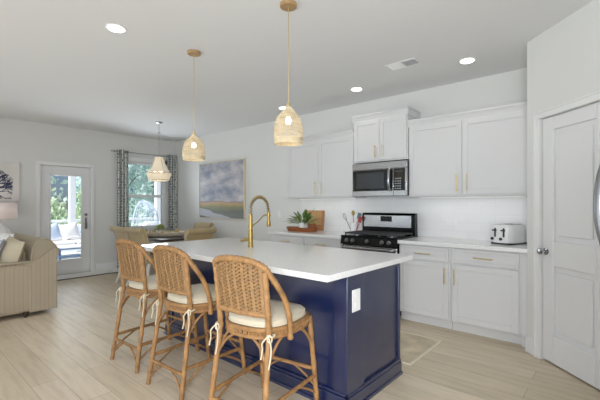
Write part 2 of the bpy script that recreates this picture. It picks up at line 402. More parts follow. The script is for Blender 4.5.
# casings
w = MB()
w.box(PO0-.058, PO0, -.018, -.0005, 0, PDZ, TP); w.box(PO1, PO1+.058, -.018, -.0005, 0, PDZ, TP); w.box(PO0-.058, PO1+.058, -.018, -.0005, PDZ, PDZ+.058, TP)
w.box(PO0-.059, PO0-.045, -.026, -.001, 0, PDZ+.045, TP); w.box(PO1+.045, PO1+.059, -.026, -.001, 0, PDZ+.045, TP); w.box(PO0-.059, PO1+.059, -.026, -.001, PDZ+.0451, PDZ+.059, TP)
struct('trim_1', w, 'trim', bev=.003)
w = MB()
for y in (DY0-.065, DY1): w.box(XD+.0005, XD+.018, y, y+.065, 0, DZ)
w.box(XD+.0005, XD+.018, DY0-.065, DY1+.065, DZ+.0002, DZ+.065)

struct('trim_2', w, 'trim', bev=.004)

# pantry door, two raised panels
w = MB(); s0 = PO0+.003; s1 = PO1-.003
w.box(s0, s1, .034, .055, .012, PDZ-.003, TP)
st = .118
for a, b_ in ((s0, s0+st), (s1-st, s1)): w.box(a, b_, .012, .036, .012, PDZ-.003, TP)
for a, b_ in ((.012, .24), (.81, 1.02), (1.93, PDZ-.003)): w.box(s0+st, s1-st, .012, .036, a, b_, TP)
for a, b_ in ((.24, .81), (1.02, 1.93)): w.box(s0+st+.035, s1-st-.035, .019, .036, a+.04, b_-.04, TP)
d2 = struct('door_2', w, 'door', bev=.009, seg=2)
w = MB()
kx, kz = PO0+.045, .925
TK = TP @ Matrix.Translation((kx, .012, kz)) @ Matrix.Rotation(PI/2, 4, 'X')
w.lathe([(.03, 0), (.03, .006), (.011, .01), (.011, .035), (.024, .042), (.028, .055), (.022, .068), (.001, .072)], 20, T=TK)
kn = w.build('door_knob', 'chrome', d2)

# patio door: full glass lite
d1 = empty('door_1', (0, 0, 0), 0, '', '') ; del d1['label']; del d1['category']; d1['kind'] = 'structure'
gy0, gy1, gz0, gz1 = 2.045, 2.58, .27, 1.87
w = MB(); xa, xb = XD-.07, XD-.025
w.box(xa, xb, DY0+.003, gy0, .012, DZ-.004); w.box(xa, xb, gy1, DY1-.003, .012, DZ-.004)
w.box(xa, xb, gy0, gy1, .012, gz0); w.box(xa, xb, gy0, gy1, gz1, DZ-.004)
w.build('door_slab', 'door', d1, bev=.004)
w = MB()
for a, b_ in ((gy0, gy0+.02), (gy1-.02, gy1)): w.box(xb-.01, xb+.01, a, b_, gz0, gz1)
w.box(xb-.01, xb+.01, gy0, gy1, gz0, gz0+.02); w.box(xb-.01, xb+.01, gy0, gy1, gz1-.02, gz1)
w.build('glass_frame', 'trim', d1, bev=.003)
MB().box(XD-.052, XD-.046, gy0, gy1, gz0, gz1).build('pane', 'glass', d1)
MB().box(XD-.13, XD+.005, DY0, DY1, 0, .012).build('threshold', 'rod', d1)
TH = Matrix.Translation((xb, DY1-.075, .97)) @ Matrix.Rotation(PI/2, 4, 'Y')
w = MB(); w.box(-.09, .13, -.018, .018, 0, .008, TH); w.tube([TH @ Vector(p) for p in ((0, 0, .0), (0, 0, .05), (.03, 0, .055), (.11, 0, .05))], .010, 8)
w.build('door_handle', 'dsteel', d1, bev=.002)
w = MB(); w.lathe([(.026, 0), (.026, .012), (.02, .016)], 16, T=TH @ Matrix.Translation((-.15, 0, 0))); w.box(-.165, -.135, -.006, .006, .016, .03, TH); w.build('deadbolt', 'dsteel', d1)

# dining window: double hung
w1 = bpy.data.objects.new('window_1', None); col.objects.link(w1); w1['kind'] = 'structure'
w = MB(); zm = 1.5
for y in (WY0, WY1-.045): w.box(XD-.11, XD-.03, y, y+.045, WZ0, WZ1)
w.box(XD-.11, XD-.03, WY0, WY1, WZ0, WZ0+.05); w.box(XD-.11, XD-.03, WY0, WY1, WZ1-.05, WZ1); w.box(XD-.10, XD-.035, WY0, WY1, zm-.03, zm+.03)
w.build('window_frame', 'trim', w1, bev=.004)
w = MB()
for y in (WY0-.075, WY1): w.box(XD, XD+.016, y, y+.075, WZ0-.03, WZ1+.08)
w.box(XD, XD+.016, WY0-.075, WY1+.075, WZ1, WZ1+.085); w.box(XD, XD+.016, WY0-.075, WY1+.075, WZ0-.1, WZ0-.02)
w.build('window_casing', 'trim', w1, bev=.003)
MB().box(XD-.03, XD+.05, WY0-.09, WY1+.09, WZ0-.025, WZ0).build('window_sill', 'trim', w1, bev=.004)
MB().box(XD-.072, XD-.068, WY0+.04, WY1-.04, WZ0+.045, WZ1-.045).build('pane', 'glass', w1)

# backsplash tile between counters and wall cabinets
struct('trim_3', MB().box(-3.91, -.631, YK-.008, YK, .914, 1.44), 'tile')

# ------------------------------------------------------------------ kitchen cabinets (they face -y)
def shaker(x0, x1, z0, z1, yf, rail=.057):
    w = MB(); w.box(x0, x1, yf+.010, yf+.02, z0, z1)
    w.box(x0, x0+rail, yf, yf+.012, z0, z1); w.box(x1-rail, x1, yf, yf+.012, z0, z1)
    w.box(x0+rail, x1-rail, yf, yf+.012, z0, z0+rail); w.box(x0+rail, x1-rail, yf, yf+.012, z1-rail, z1)
    return w
def pull(parent, c, L, vert, name='handle'):
    w = MB(); x, y, z = c
    if vert:
        w.tube([(x, y-.03, z-L/2), (x, y-.03, z+L/2)], .006, 10)
        for s in (-1, 1): w.tube([(x, y, z+s*L*.38), (x, y-.03, z+s*L*.38)], .0045, 8)
    else:
        w.tube([(x-L/2, y-.03, z), (x+L/2, y-.03, z)], .006, 10)
        for s in (-1, 1): w.tube([(x+s*L*.38, y, z), (x+s*L*.38, y-.03, z)], .0045, 8)
    return w.build(name, 'brass', parent)
def wall_cabinet(x0, x1, z0, z1, yf, split, label, pz, crown=.07, ends=(1, 1), plen=.16):
    e = empty('wall_cabinet', ((x0+x1)/2, YK, z0), 0, label, 'cabinet', 'white wall cabinets')
    O = Vector(((x0+x1)/2, YK, z0))
    def sh(w): w.v = [tuple(Vector(p) - O) for p in w.v]; return w
    sh(MB().box(x0, x1, yf+.021, YK-.01, z0, z1-crown)).build('body', 'cab', e, bev=.002)
    gap = .002
    for k, (a, b_) in enumerate(((x0+.012, split-gap), (split+gap, x1-.012))):
        dr = sh(shaker(a, b_, z0+.018, z1-crown-.012, yf)).build('door', 'cab', e, bev=.003)
        px = split - .05 if k == 0 else split + .05
        pull(dr, Vector((px, yf, pz)) - O, plen, True)
    c = MB(); zc = z1-crown
    prof = [(yf+.02, zc-.02), (yf+.005, zc-.02), (yf+.004, zc), (yf-.004, zc+.012), (yf-.008, zc+.03), (yf-.02, zc+.05), (yf-.023, zc+.053), (yf-.023, z1), (yf+.02, z1)]
    c.poly([(x0-.001-.018*ends[0], y, z) for y, z in prof], (x1-x0+.002+.018*(ends[0]+ends[1]), 0, 0))
    for k, s in enumerate(((x0, -1), (x1, 1))):
        if ends[k]:
            xx, sg = s
            c.box(min(xx, xx+sg*.018), max(xx, xx+sg*.018), yf-.03, YK-.01, z1-.018, z1)
            c.box(min(xx, xx+sg*.012), max(xx, xx+sg*.012), yf-.01, YK-.01, zc-.02, z1-.018)
    c.box(x0, x1, yf+.02, YK-.01, z1-.012, z1)
    sh(c).build('crown_molding', 'cab', e)
    return e
YU = 4.19
wall_cabinet(-1.925, -.64, 1.41, 2.325, YU, -1.305, 'wide white two-door wall cabinet with brass pulls, right of the microwave', 1.555, ends=(0, 0), plen=.19)
wall_cabinet(-2.695, -1.928, 1.865, 2.49, YU-.02, -2.305, 'short white two-door wall cabinet standing above the microwave', 1.995, plen=.15)
wall_cabinet(-3.915, -2.698, 1.41, 2.325, YU, -3.305, 'white two-door wall cabinet above the plant, left of the microwave', 1.555, ends=(1, 0), plen=.19)

YB = 3.895
def base_cabinet(x0, x1, label, pull_side, doors=1):
    O = Vector(((x0+x1)/2, YK, 0))
    e = empty('base_cabinet', O, 0, label, 'cabinet', 'white base cabinets')
    def sh(w): w.v = [tuple(Vector(p) - O) for p in w.v]; return w
    sh(MB().box(x0, x1, YB+.021, YK-.002, .10, .874)).build('body', 'cab', e, bev=.002)
    sh(MB().box(x0, x1, YB+.075, YK-.002, 0, .10)).build('toe_kick', 'cab', e)
    d = sh(shaker(x0+.015, x1-.015, .715, .862, YB, .03)).build('drawer', 'cab', e, bev=.003)
    pull(d, Vector(((x0+x1)/2, YB, .785)) - O, .18, False)
    span = (x1-.015 - (x0+.015))/doors
    for k in range(doors):
        a = x0+.015+span*k; b_ = a+span-.002
        ps = pull_side if doors == 1 else (1 if k == 0 else -1)
        d = sh(shaker(a, b_, .115, .70, YB)).build('door', 'cab', e, bev=.003)
        pull(d, Vector((b_-.032 if ps > 0 else a+.032, YB, .57)) - O, .17, True)
base_cabinet(-1.905, -1.332, 'white base cabinet with one drawer and door, directly right of the gas range', 1)
base_cabinet(-1.329, -.69, 'white base cabinet under the toaster, beside the pantry wall', -1)
base_cabinet(-4.0, -3.325, 'white base cabinet under the wooden tray end of the left counter', 1)
base_cabinet(-3.322, -2.685, 'white base cabinet directly left of the gas range', -1)
for (x0, x1, lab) in ((-1.905, -.632, 'white quartz countertop under the toaster, right of the gas range'), (-4.025, -2.685, 'white quartz countertop under the plant tray, left of the gas range')):
    tag(MB().box(x0, x1, YB-.03, YK-.0085, .8745, .914).build('countertop', 'quartz', bev=.004), lab, 'countertop', 'perimeter countertops')
struct('trim_4', MB().box(-.6895, -.6305, YB+.022, YB+.04, .0, .874), 'cab')
# under-cabinet light bars
for (x0, x1, lab) in ((-3.8, -2.76, 'slim under-cabinet light bar above the wooden cutting board'), (-1.86, -.72, 'slim under-cabinet light bar above the white toaster')):
    e = empty('light_bar', ((x0+x1)/2, 4.36, 1.41), 0, lab, 'light', 'under-cabinet light bars'); h = (x1-x0)/2
    MB().box(-h, h, -.015, .015, -.012, 0).build('housing', 'white', e, bev=.002)
    MB().box(-h+.01, h-.01, -.01, .01, -.015, -.0121).build('lens', 'ledstrip', e)
    a = area('light_bar_lamp', ((x0+x1)/2, 4.36, 1.39), ((x0+x1)/2, 4.40, 0), x1-x0-.1, .03, .45, (1, .98, .97)); 

# ------------------------------------------------------------------ gas range
SX0, SX1 = -2.678, -1.912
O = Vector(((SX0+SX1)/2, 4.18, 0)); e = empty('gas_range', O, 0, 'stainless and black gas range between the white base cabinets', 'stove')
def sh(w): w.v = [tuple(Vector(p) - O) for p in w.v]; return w
sh(MB().box(SX0, SX1, 3.90, 4.45, .03, .912)).build('body', 'black', e, bev=.004)
dr = sh(MB().box(SX0+.004, SX1-.004, 3.868, 3.899, .20, .815)).build('oven_door', 'steel', e, bev=.006)
sh(MB().box(SX0+.1, SX1-.1, 3.862, 3.8675, .33, .62)).build('oven_window', 'bglass', dr)
w = MB().tube([(SX0+.05, 3.815, .79), (SX1-.05, 3.815, .79)], .013, 12)
for x in (SX0+.06, SX1-.06): w.box(x-.012, x+.012, 3.815, 3.868, .779, .801)
sh(w).build('oven_handle', 'steel', dr)
sh(MB().box(SX0+.004, SX1-.004, 3.872, 3.899, .04, .19)).build('storage_drawer', 'steel', e, bev=.006)
cp = sh(MB().add([(SX0, 3.848, .822), (SX1, 3.848, .822), (SX1, 3.8995, .822), (SX0, 3.8995, .822), (SX0, 3.872, .922), (SX1, 3.872, .922), (SX1, 3.8995, .922), (SX0, 3.8995, .922)],
     [(3,2,1,0),(4,5,6,7),(0,1,5,4),(1,2,6,5),(2,3,7,6),(3,0,4,7)])).build('control_panel', 'black', e, bev=.005)
for k, fx in enumerate((.12, .24, .5, .76, .88)):
    x = SX0 + fx*(SX1-SX0)
    T = Matrix.Translation((x, 3.859, .874)) @ Matrix.Rotation(PI/2+.19, 4, 'X')
    w = MB().lathe([(.025, 0), (.025, .006), (.019, .009), (.017, .03), (.012, .033)], 16, T=T); w.box(-.004, .004, -.016, .016, .03, .037, T)
    sh(w).build('knob', 'dsteel', cp)
sh(MB().box(SX0-.004, SX1+.004, 3.868, 4.44, .9125, .93)).build('cooktop', 'black', e, bev=.004)
for gx0, gx1 in ((SX0+.03, O.x-.13), (O.x-.12, O.x+.12), (O.x+.13, SX1-.03)):
    w = MB()
    for y in (3.92, 4.13, 4.345): w.box(gx0, gx1, y-.008, y+.008, .948, .966)
    for x in (gx0, (gx0+gx1)/2, gx1): w.box(x-.008, x+.008, 3.92, 4.345, .948, .966)
    for y in (3.97, 4.02, 4.075, 4.185, 4.24, 4.295): w.box(gx0+.03, gx1-.03, y-.005, y+.005, .952, .966)
    for x in (gx0, gx1):
        for y in (3.93, 4.335): w.box(x-.007, x+.007, y-.007, y+.007, .93, .95)
    sh(w).build('grate', 'iron', e, bev=.002)
for x in (SX0+.14, SX1-.14):
    for y in (4.02, 4.24): sh(MB().lathe([(.055, .9301), (.055, .936), (.04, .938), (.036, .944), (.001, .945)], 20, (x, y, 0))).build('burner', 'dsteel', e)
w = MB(); bg = [(4.37, .914), (4.365, 1.18), (4.385, 1.205), (4.44, 1.205), (4.455, .914)]
w.poly([(SX0+.005, y, z) for y, z in bg], (SX1-SX0-.01, 0, 0)); bk = sh(w).build('backguard', 'black', e, bev=.006)
sh(MB().box(SX0+.035, SX1-.05, 4.3565, 4.3640, 1.020, 1.175)).build('steel_panel', 'steel', bk, bev=.003)
sh(MB().box(O.x-.09, O.x+.07, 4.3515, 4.3560, 1.095, 1.165)).build('display', 'black', bk)
for sx in (SX0+.03, SX1-.03):
    for y in (3.95, 4.45): sh(MB().lathe([(.015, 0), (.015, .031)], 10, (sx, y, 0))).build('foot', 'black', e)

# ------------------------------------------------------------------ over-the-range microwave
O = Vector((-2.29, 4.3, 1.42)); e = empty('microwave', O, 0, 'stainless over-the-range microwave hung under the short wall cabinet', 'microwave')
X0, X1, Z0, Z1, Y0 = -2.677, -1.913, 1.42, 1.845, 4.125
sh(MB().box(X0, X1, Y0+.03, YK-.01, Z0+.008, Z1)).build('body', 'black', e, bev=.003)
sh(MB().box(X0, X1, Y0, Y0+.029, Z1-.082, Z1)).build('top_vent_panel', 'steel', e, bev=.004)
dr = sh(MB().box(X0, X1-.175, Y0, Y0+.029, Z0+.004, Z1-.084)).build('door', 'steel', e, bev=.004)
sh(MB().box(X0+.014, X1-.178, Y0-.004, Y0-.0005, Z0+.068, Z1-.09)).build('door_glass', 'bglass', dr, bev=.002)
sh(MB().box(X0+.07, X1-.30, Y0-.0055, Y0-.0042, Z0+.10, Z1-.125)).build('viewing_window', 'grey_screen', dr)
hx = X1-.215
w = MB(); w.tube([(hx, Y0-.006, Z0+.07), (hx, Y0-.038, Z0+.10), (hx, Y0-.047, Z0+.20), (hx, Y0-.038, Z1-.12), (hx, Y0-.006, Z1-.09)], .016, 10); sh(w).build('handle', 'steel', dr)
cp = sh(MB().box(X1-.173, X1, Y0, Y0+.029, Z0+.004, Z1-.084)).build('control_panel', 'steel', e, bev=.004)
sh(MB().box(X1-.165, X1-.02, Y0-.004, Y0-.0005, Z0+.068, Z1-.09)).build('keypad', 'bglass', cp)
w = MB()
for r in range(5):
    for c in range(3): w.box(X1-.15+c*.03, X1-.132+c*.03, Y0-.006, Y0-.0042, Z0+.085+r*.03, Z0+.097+r*.03)
sh(w).build('buttons', mat('button_print', '#a5a7aa', .5), cp)
sh(MB().box(X1-.15, X1-.05, Y0-.006, Y0-.0042, Z1-.135, Z1-.108)).build('clock_display', 'grey_screen', cp)

# ------------------------------------------------------------------ island
IX0, IX1, IY0, IY1 = -3.50, -1.30, 1.94, 2.68
O = Vector(((IX0+IX1)/2, (IY0+IY1)/2, 0)); e = empty('kitchen_island', O, 0, 'navy blue kitchen island cabinet under the white quartz top', 'island')
sh(MB().box(IX0, IX1-.012, IY0+.012, IY1, 0, .868)).build('body', 'navy', e)
w = MB().box(IX0, IX0+.10, IY0, IY0+.014, .11, .868)
w.box(IX1-.10, IX1-.002, IY0, IY0+.014, .11, .868); w.box(IX0+.1, IX1-.1, IY0, IY0+.014, .80, .868)
sh(w).build('front_panel_frame', 'navy', e, bev=.003)
sh(MB().box(IX1-.014, IX1+.006, IY0-.003, IY0+.205, .11, .868)).build('corner_post', 'navy', e, bev=.004)
sh(MB().box(IX1-.014, IX1+.004, IY1-.03, IY1+.002, 0, .868).box(IX1-.014, IX1+.004, IY0+.20, IY1-.03, .835, .868)).build('end_panel_frame', 'navy', e, bev=.003)
w = MB(); t = .014
w.box(IX0-t, IX1+t+.004, IY0-t, IY0+.012, 0, .095); w.box(IX1-.012, IX1+t+.004, IY0-t, IY1-.0, 0, .095); w.box(IX0-t, IX0, IY0, IY1, 0, .095)
t = .007; w.box(IX0-t, IX1+t+.004, IY0-t, IY0+.012, .095, .115); w.box(IX1-.012, IX1+t+.004, IY0-t, IY1, .095, .115)
t = .026; w.box(IX0-t, IX1+t+.002, IY0-t, IY0, 0, .022); w.box(IX1, IX1+t+.002, IY0-t, IY1, 0, .022)
sh(w).build('base_molding', 'navy', e, bev=.005)
op = sh(MB().box(IX1+.0065, IX1+.012, 1.988, 2.083, .625, .768)).build('outlet_plate', 'white', e, bev=.003); op['label'] = 'white outlet plate'
for z in (.665, .728): sh(MB().box(IX1+.0122, IX1+.0145, 2.018, 2.053, z-.018, z+.018)).build('receptacle', 'white', op, bev=.003)
# aisle-side doors
for k in range(4):
    a = IX0+.03+k*.535; ww = shaker(a, a+.52, .12, .855, 0); ww.v = [(x, IY1+.021-y, z) for x, y, z in ww.v]
    sh(ww).build('door', 'navy', e, bev=.003)
# worktop
TX0, TX1, TY0, TY1 = -3.60, -1.245, 1.665, 2.80
tag(MB().box(TX0, TX1, TY0, TY1, .876, .914).build('island_countertop', 'quartz', bev=.004), 'large white quartz worktop overhanging the navy island', 'countertop')

# gold spring faucet; the spout reaches over the sink (+y)
e = empty('faucet', (-2.645, 2.32, .914), 0, 'brushed gold spring-neck faucet standing on the island worktop', 'faucet')
MB().lathe([(.028, 0), (.028, .012), (.0235, .014), (.0235, .16), (.019, .163), (.019, .30), (.014, .304), (.014, .315)], 24).build('body', 'gold', e)
arc = [(0, .0, .31)] + [(0, .115 - .115*math.cos(t), .345+.13*math.sin(t)) for t in [PI*k/24 for k in range(22)]] + [(0, .236, .33)]
arc = spline(arc, 3)
MB().tube(arc, .008, 8).build('hose', 'dsteel', e)
coil = []; L = [0]
for p, q in zip(arc, arc[1:]): L.append(L[-1] + (q-p).length)
turns = 17
for i in range(turns*10):
    s_ = i/(turns*10-1)*L[-1]; k = max(j for j in range(len(L)) if L[j] <= s_+1e-9); k = min(k, len(arc)-2)
    t = (s_-L[k])/(L[k+1]-L[k]); p = arc[k].lerp(arc[k+1], t); tg = (arc[k+1]-arc[k]).normalized(); nx = Vector((1, 0, 0)); ny = tg.cross(nx)
    a = 2*PI*i/10; coil.append(p + (nx*math.cos(a) + ny*math.sin(a))*.0155)
MB().tube(coil, .0044, 5).build('spring', 'gold', e)
MB().lathe([(.012, .335), (.015, .325), (.016, .25), (.021, .235), (.022, .19), (.018, .183)], 18, (0, .236, 0)).build('spray_head', 'gold', e)
w = MB().tube(spline([(0, 0, .19), (0, .09, .235), (0, .17, .295), (0, .236, .297)], 6), .006, 8); w.lathe([(.021, -.01), (.021, .01)], 16, (0, .236, .297)); w.lathe([(.023, -.012), (.023, .012)], 16, (0, 0, .195))
w.build('support_arm', 'gold', e)
w = MB().tube([(0, 0, .07), (-.055, -.02, .07)], .016, 12); w.tube([(-.05, -.018, .07), (-.085, -.03, .055), (-.10, -.035, .06)], [.016, .012, .009], 10); w.build('lever', 'gold', e)

# ------------------------------------------------------------------ rattan stools
def knot(pts, r, n=9, every=7):
    return [r*(1.0 + (.16 if i % every == every//2 else 0)) for i in range(len(pts))]
def lerp(a, b_, n): a = Vector(a); b_ = Vector(b_); return [a.lerp(b_, i/(n-1)) for i in range(n)]
def back_y(z): return -.195 - .085*max(0, (z-.6)/.44)
def make_stool(loc, rz, label):
    e = empty('counter_stool', loc, rz, label, 'stool', 'rattan counter stools at the island')
    G = lambda pts, r, name, m='rattan', ev=9: MB().tube(pts, knot(pts, r, every=ev), 10).build(name, m, e)
    fT = [(-.205, .205, .605), (.205, .205, .605)]; fB = [(-.222, .275, 0), (.222, .275, 0)]
    bT = [(-.182, -.195, .605), (.182, -.195, .605)]; bB = [(-.205, -.285, 0), (.205, -.285, 0)]
    for t, b_ in list(zip(fT, fB)) + list(zip(bT, bB)): G(lerp(b_, t, 28), .0165, 'leg')
    at = lambda t, b_, z: Vector(b_).lerp(Vector(t), z/.605)
    # stretchers
    prs = [(fT[0], fB[0], fT[1], fB[1], .25), (bT[0], bB[0], bT[1], bB[1], .17), (fT[0], fB[0], bT[0], bB[0], .205), (fT[1], fB[1], bT[1], bB[1], .205)]
    for t0, b0, t1, b1, z in prs:
        p, q = at(t0, b0, z), at(t1, b1, z)
        G(lerp(p, q, 16), .0125, 'stretcher')
        for (ta, ba, tb, bb) in ((t0, b0, t1, b1), (t1, b1, t0, b0)):
            lo = at(ta, ba, z-.125); pp = at(ta, ba, z); qq = at(tb, bb, z)
            G(bez(lo, at(ta, ba, z-.06) + (qq-pp)*.12, pp.lerp(qq, .38), 10), .0075, 'brace', ev=99)
            hi = at(ta, ba, .40); hq = at(tb, bb, .40); top = Vector(ta).lerp(Vector(tb), .42); top.z = .568
            ctl = at(ta, ba, .55).lerp(at(tb, bb, .55), .12)
            G(bez(hi, ctl, top, 12), .008, 'brace', ev=99)
    # seat ring, D shaped
    out = []
    for i in range(40):
        a = 2*PI*i/40; c, s_ = math.cos(a), math.sin(a); p = 2.6 + 2.6*max(0, s_)**.5
        x = .222*math.copysign(abs(c)**(2/p), c); y = .225*math.copysign(abs(s_)**(2/p), s_)
        x *= 1 - .06*(y < 0)*abs(y)/.2
        out.append((x, y+.01))
    w = MB()
    for z, rr in ((.608, .013), (.566, .011)): w.tube([(x, y, z) for x, y in out], rr, 8, True)
    # woven apron between the two canes
    for k in range(120):
        a = k/120*40; i = int(a); t = a-i; p = out[i % 40]; q = out[(i+1) % 40]
        x = p[0]+(q[0]-p[0])*t; y = p[1]+(q[1]-p[1])*t; d = 1 if k % 2 else -1; nx = 1.0 + d*.010
        w.tube([(x*nx, y*nx, .603), (x*(1.012-d*.012), y*(1.012-d*.012), .587), (x*nx, y*nx, .570)], .0052, 5)
    sr = w.build('seat_frame', 'rattan_wrap', e)
    w = MB(); w.poly([(x*.96, y*.96, .600) for x, y in out], (0, 0, .012)); w.build('seat', 'weave', e)
    # cushion
    w = MB()
    def cf(u, v):
        a = 2*PI*u; c, s_ = math.cos(a), math.sin(a); p = 2.8 + 1.6*max(0, s_)**.5
        k = [0, .9, 1.0, 1.0, .93, .6, 0][int(round(v*6))]; z = [.6125, .6125, .622, .652, .666, .674, .677][int(round(v*6))]
        x = .212*math.copysign(abs(c)**(2/p), c)*k; y = .212*math.copysign(abs(s_)**(2/p), s_)*k
        x *= 1 - .07*(y < 0)*abs(y)/.2
        return Vector((x, y+.012, z))
    w.surf(cf, 40, 7, True); cu = w.build('cushion', 'cushion', e)
    pts = [cf(i/40, 2/6)*1.0 for i in range(40)]; MB().tube([(p.x*1.005, p.y*1.005, .624) for p in pts], .004, 6, True).build('piping', 'cord', cu)
    for sx in (-1, 1):
        x = sx*.196; w = MB()
        w.tube([(x + .021*math.cos(a), -.197 + .021*math.sin(a), .596+.004*math.sin(3*a)) for a in [2*PI*i/14 for i in range(14)]], .005, 6, True)
        w.tube(spline([(x, -.222, .598), (x-.03, -.236, .56), (x-.03, -.236, .52), (x-.034, -.245, .47)], 5), .0042, 6)
        w.tube(spline([(x, -.222, .598), (x+.028, -.236, .55), (x+.03, -.24, .50), (x+.022, -.248, .43)], 5), .0042, 6)
        w.tube([(x + .016*math.cos(a)+.01, -.223, .585+.02*math.sin(a)) for a in [2*PI*i/12 for i in range(12)]], .0038, 6, True)
        w.build('tie', 'cord', cu)
    # back posts and hoop that runs down into the arms
    for sx in (-1, 1):
        pts = spline([(sx*.182, -.195, .58), (sx*.184, -.212, .75), (sx*.184, -.236, .95)], 14); G(pts, .0165, 'back_post', 'rattan_wrap', 4)
        pts = spline([(sx*.196, -.222, .945), (sx*.222, -.185, .878), (sx*.238, -.13, .79), (sx*.243, -.085, .67), (sx*.236, -.065, .545)], 9); G(pts, .0165, 'arm', ev=14)
    half = [(.196, -.222, .945), (.18, -.243, .975), (.14, -.262, .998), (.075, -.276, 1.012)]
    hp = spline([(-x, y, z) for x, y, z in half] + [(0, -.281, 1.016)] + [(x, y, z) for x, y, z in reversed(half)], 8)
    G(hp, .0175, 'back_frame', 'rattan_wrap', 4)
    pts = bez((-.184, -.208, .705), (0, -.245, .705), (.184, -.208, .705), 14); G(pts, .0165, 'back_rail', 'rattan_wrap', 4)
    # woven panel: herringbone of short flat canes bowed slightly backwards
    w = MB()
    def P(x, z, off=0):
        return Vector((x, -.195 - .045*(z-.6)/.4 - .042*(1-(x/.19)**2)*min(1, (z-.5)/.4) + off, z))
    def ztop(x): return .955 + .055*(1-(abs(x)/.19)**2.6)
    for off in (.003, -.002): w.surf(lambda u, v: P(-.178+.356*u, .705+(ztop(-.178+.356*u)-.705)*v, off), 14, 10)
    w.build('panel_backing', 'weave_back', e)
    w = MB(); nx, nz = 13, 16; dx = .352/nx; dz = .325/nz
    for i in range(nx):
        for j in range(nz):
            cx = -.176+dx*(i+.5); cz = .71+dz*(j+.5)
            if cz > ztop(cx)-.004: continue
            a = math.radians(45 if i % 2 else -45); hl = .0165
            A = Vector((cx-math.cos(a)*hl, 0, cz-math.sin(a)*hl)); B = Vector((cx+math.cos(a)*hl, 0, cz+math.sin(a)*hl))
            for off in (-.005, .006): w.bar(P(A.x, A.z, off), P(B.x, B.z, off), .004, .0125, (0, 0, 1))
    w.build('back_panel', 'weave', e)
    return e
s3 = make_stool((-1.675, 1.585, 0), math.radians(9), 'rattan counter stool nearest the outlet end of the navy island')
dup(s3, (-2.42, 1.595, 0), math.radians(3), 'rattan counter stool in the middle of the row of three at the island')
dup(s3, (-3.07, 1.60, 0), math.radians(3), 'rattan counter stool farthest left along the island, nearest the dining chairs')

# ------------------------------------------------------------------ pendants over the island
def shade_r(t):                     # t 0 top .. 1 bottom
    P = [(0, .012), (.06, .022), (.13, .042), (.2, .060), (.28, .080), (.37, .094), (.5, .103), (.65, .108), (.8, .110), (1, .104)]
    for (a, ra), (b_, rb) in zip(P, P[1:]):
        if t <= b_: k = (t-a)/(b_-a); return .95*(ra + (rb-ra)*k)
    return .95*P[-1][1]
def make_pendant(x, y, zb, zt, label):
    e = empty('pendant_light', (x, y, H), 0, label, 'pendant light', 'woven pendants over the island')
    hz = zt-zb; T = zt-H
    MB().lathe([(.001, -.024), (.058, -.024), (.062, -.02), (.062, 0)], 28).build('canopy', 'canopy_brass', e)
    MB().tube([(0, 0, -.024), (0, 0, T+.02)], .0032, 6).build('cord', 'brass', e)
    sd_ = MB().lathe([(.008, T+.03), (.012, T+.024), (.016, T+.01), (.016, T-.05), (.012, T-.055)], 14).build('socket', 'brass', e)
    w = MB(); z = lambda t: T - t*hz
    for k in range(30):
        a = 2*PI*k/30; w.tube([(shade_r(t)*math.cos(a), shade_r(t)*math.sin(a), z(t)) for t in [i/12 for i in range(13)]], .0022, 5)
    ts = [.0, .02, .04, .06, .08, .10, .12] + [.2, .28, .31, .34, .42, .50, .53, .60, .66, .72, .75] + [.86, .885, .91, .935, .96, .98, 1.0]
    for t in ts:
        r = shade_r(t)+.001; w.tube([(r*math.cos(2*PI*i/32), r*math.sin(2*PI*i/32), z(t)) for i in range(32)], .0036 if t > .8 or t < .15 else .0026, 5, True)
    for k in range(30):               # zigzag lacing between the bands
        a0 = 2*PI*k/30; a1 = 2*PI*(k+.5)/30; a2 = 2*PI*(k+1)/30
        for ta, tb in ((.13, .27), (.35, .49), (.54, .65), (.76, .85)):
            w.tube([(shade_r(ta)*math.cos(a0), shade_r(ta)*math.sin(a0), z(ta)), (shade_r(tb)*math.cos(a1), shade_r(tb)*math.sin(a1), z(tb)), (shade_r(ta)*math.cos(a2), shade_r(ta)*math.sin(a2), z(ta))], .0022, 4)
    shd = w.build('shade', 'wicker_light', e)
    bu = MB().ball((0, 0, T-.105), .025, sz=1.2, n=16).build('bulb', 'bulb', e)
    d = bpy.data.lights.new('pendant_lamp', 'POINT'); d.energy = .22; d.color = (1, .88, .74); d.shadow_soft_size = .03
    o = bpy.data.objects.new('pendant_lamp', d); col.objects.link(o); o.parent = e; o.location = (0, 0, T-.19)
    return e
make_pendant(-3.061, 1.974, 1.742, 1.985, 'woven rattan bell pendant hanging left, in front of the dining wall')
make_pendant(-1.812, 1.951, 1.757, 2.03, 'woven rattan bell pendant hanging right, nearer the wall cabinets')

# ------------------------------------------------------------------ ceiling fittings
def can(x, y, label, watts, r=.078):
    e = empty('recessed_light', (x, y, H), 0, label, 'ceiling light', 'recessed ceiling lights')
    MB().lathe([(r*.8, -.006), (r, -.008), (r+.006, -.003), (r+.006, -.0005)], 28).build('trim_ring', 'white', e)
    MB().lathe([(.001, -.010), (r*.79, -.0095), (r*.79, -.0065)], 28).build('lens', 'led', e)
    a = area('recessed_lamp', (x, y, H-.02), (x, y, 0), .13, .13, watts, (1, .98, .95), 140); a.data.shape = 'DISK'
can(-3.128, 1.284, 'round recessed ceiling light at upper left above the stools', 3)
can(-2.498, 3.95, 'round recessed ceiling light above the microwave', .5)
can(-1.162, 3.90, 'round recessed ceiling light near the pantry wall, right of the vent', .5)
can(-3.817, 4.0, 'round recessed ceiling light behind the right pendant', .5)
e = empty('ceiling_vent', (-1.69, 3.565, H), 0, 'rectangular white ceiling air vent with one dark half', 'vent')
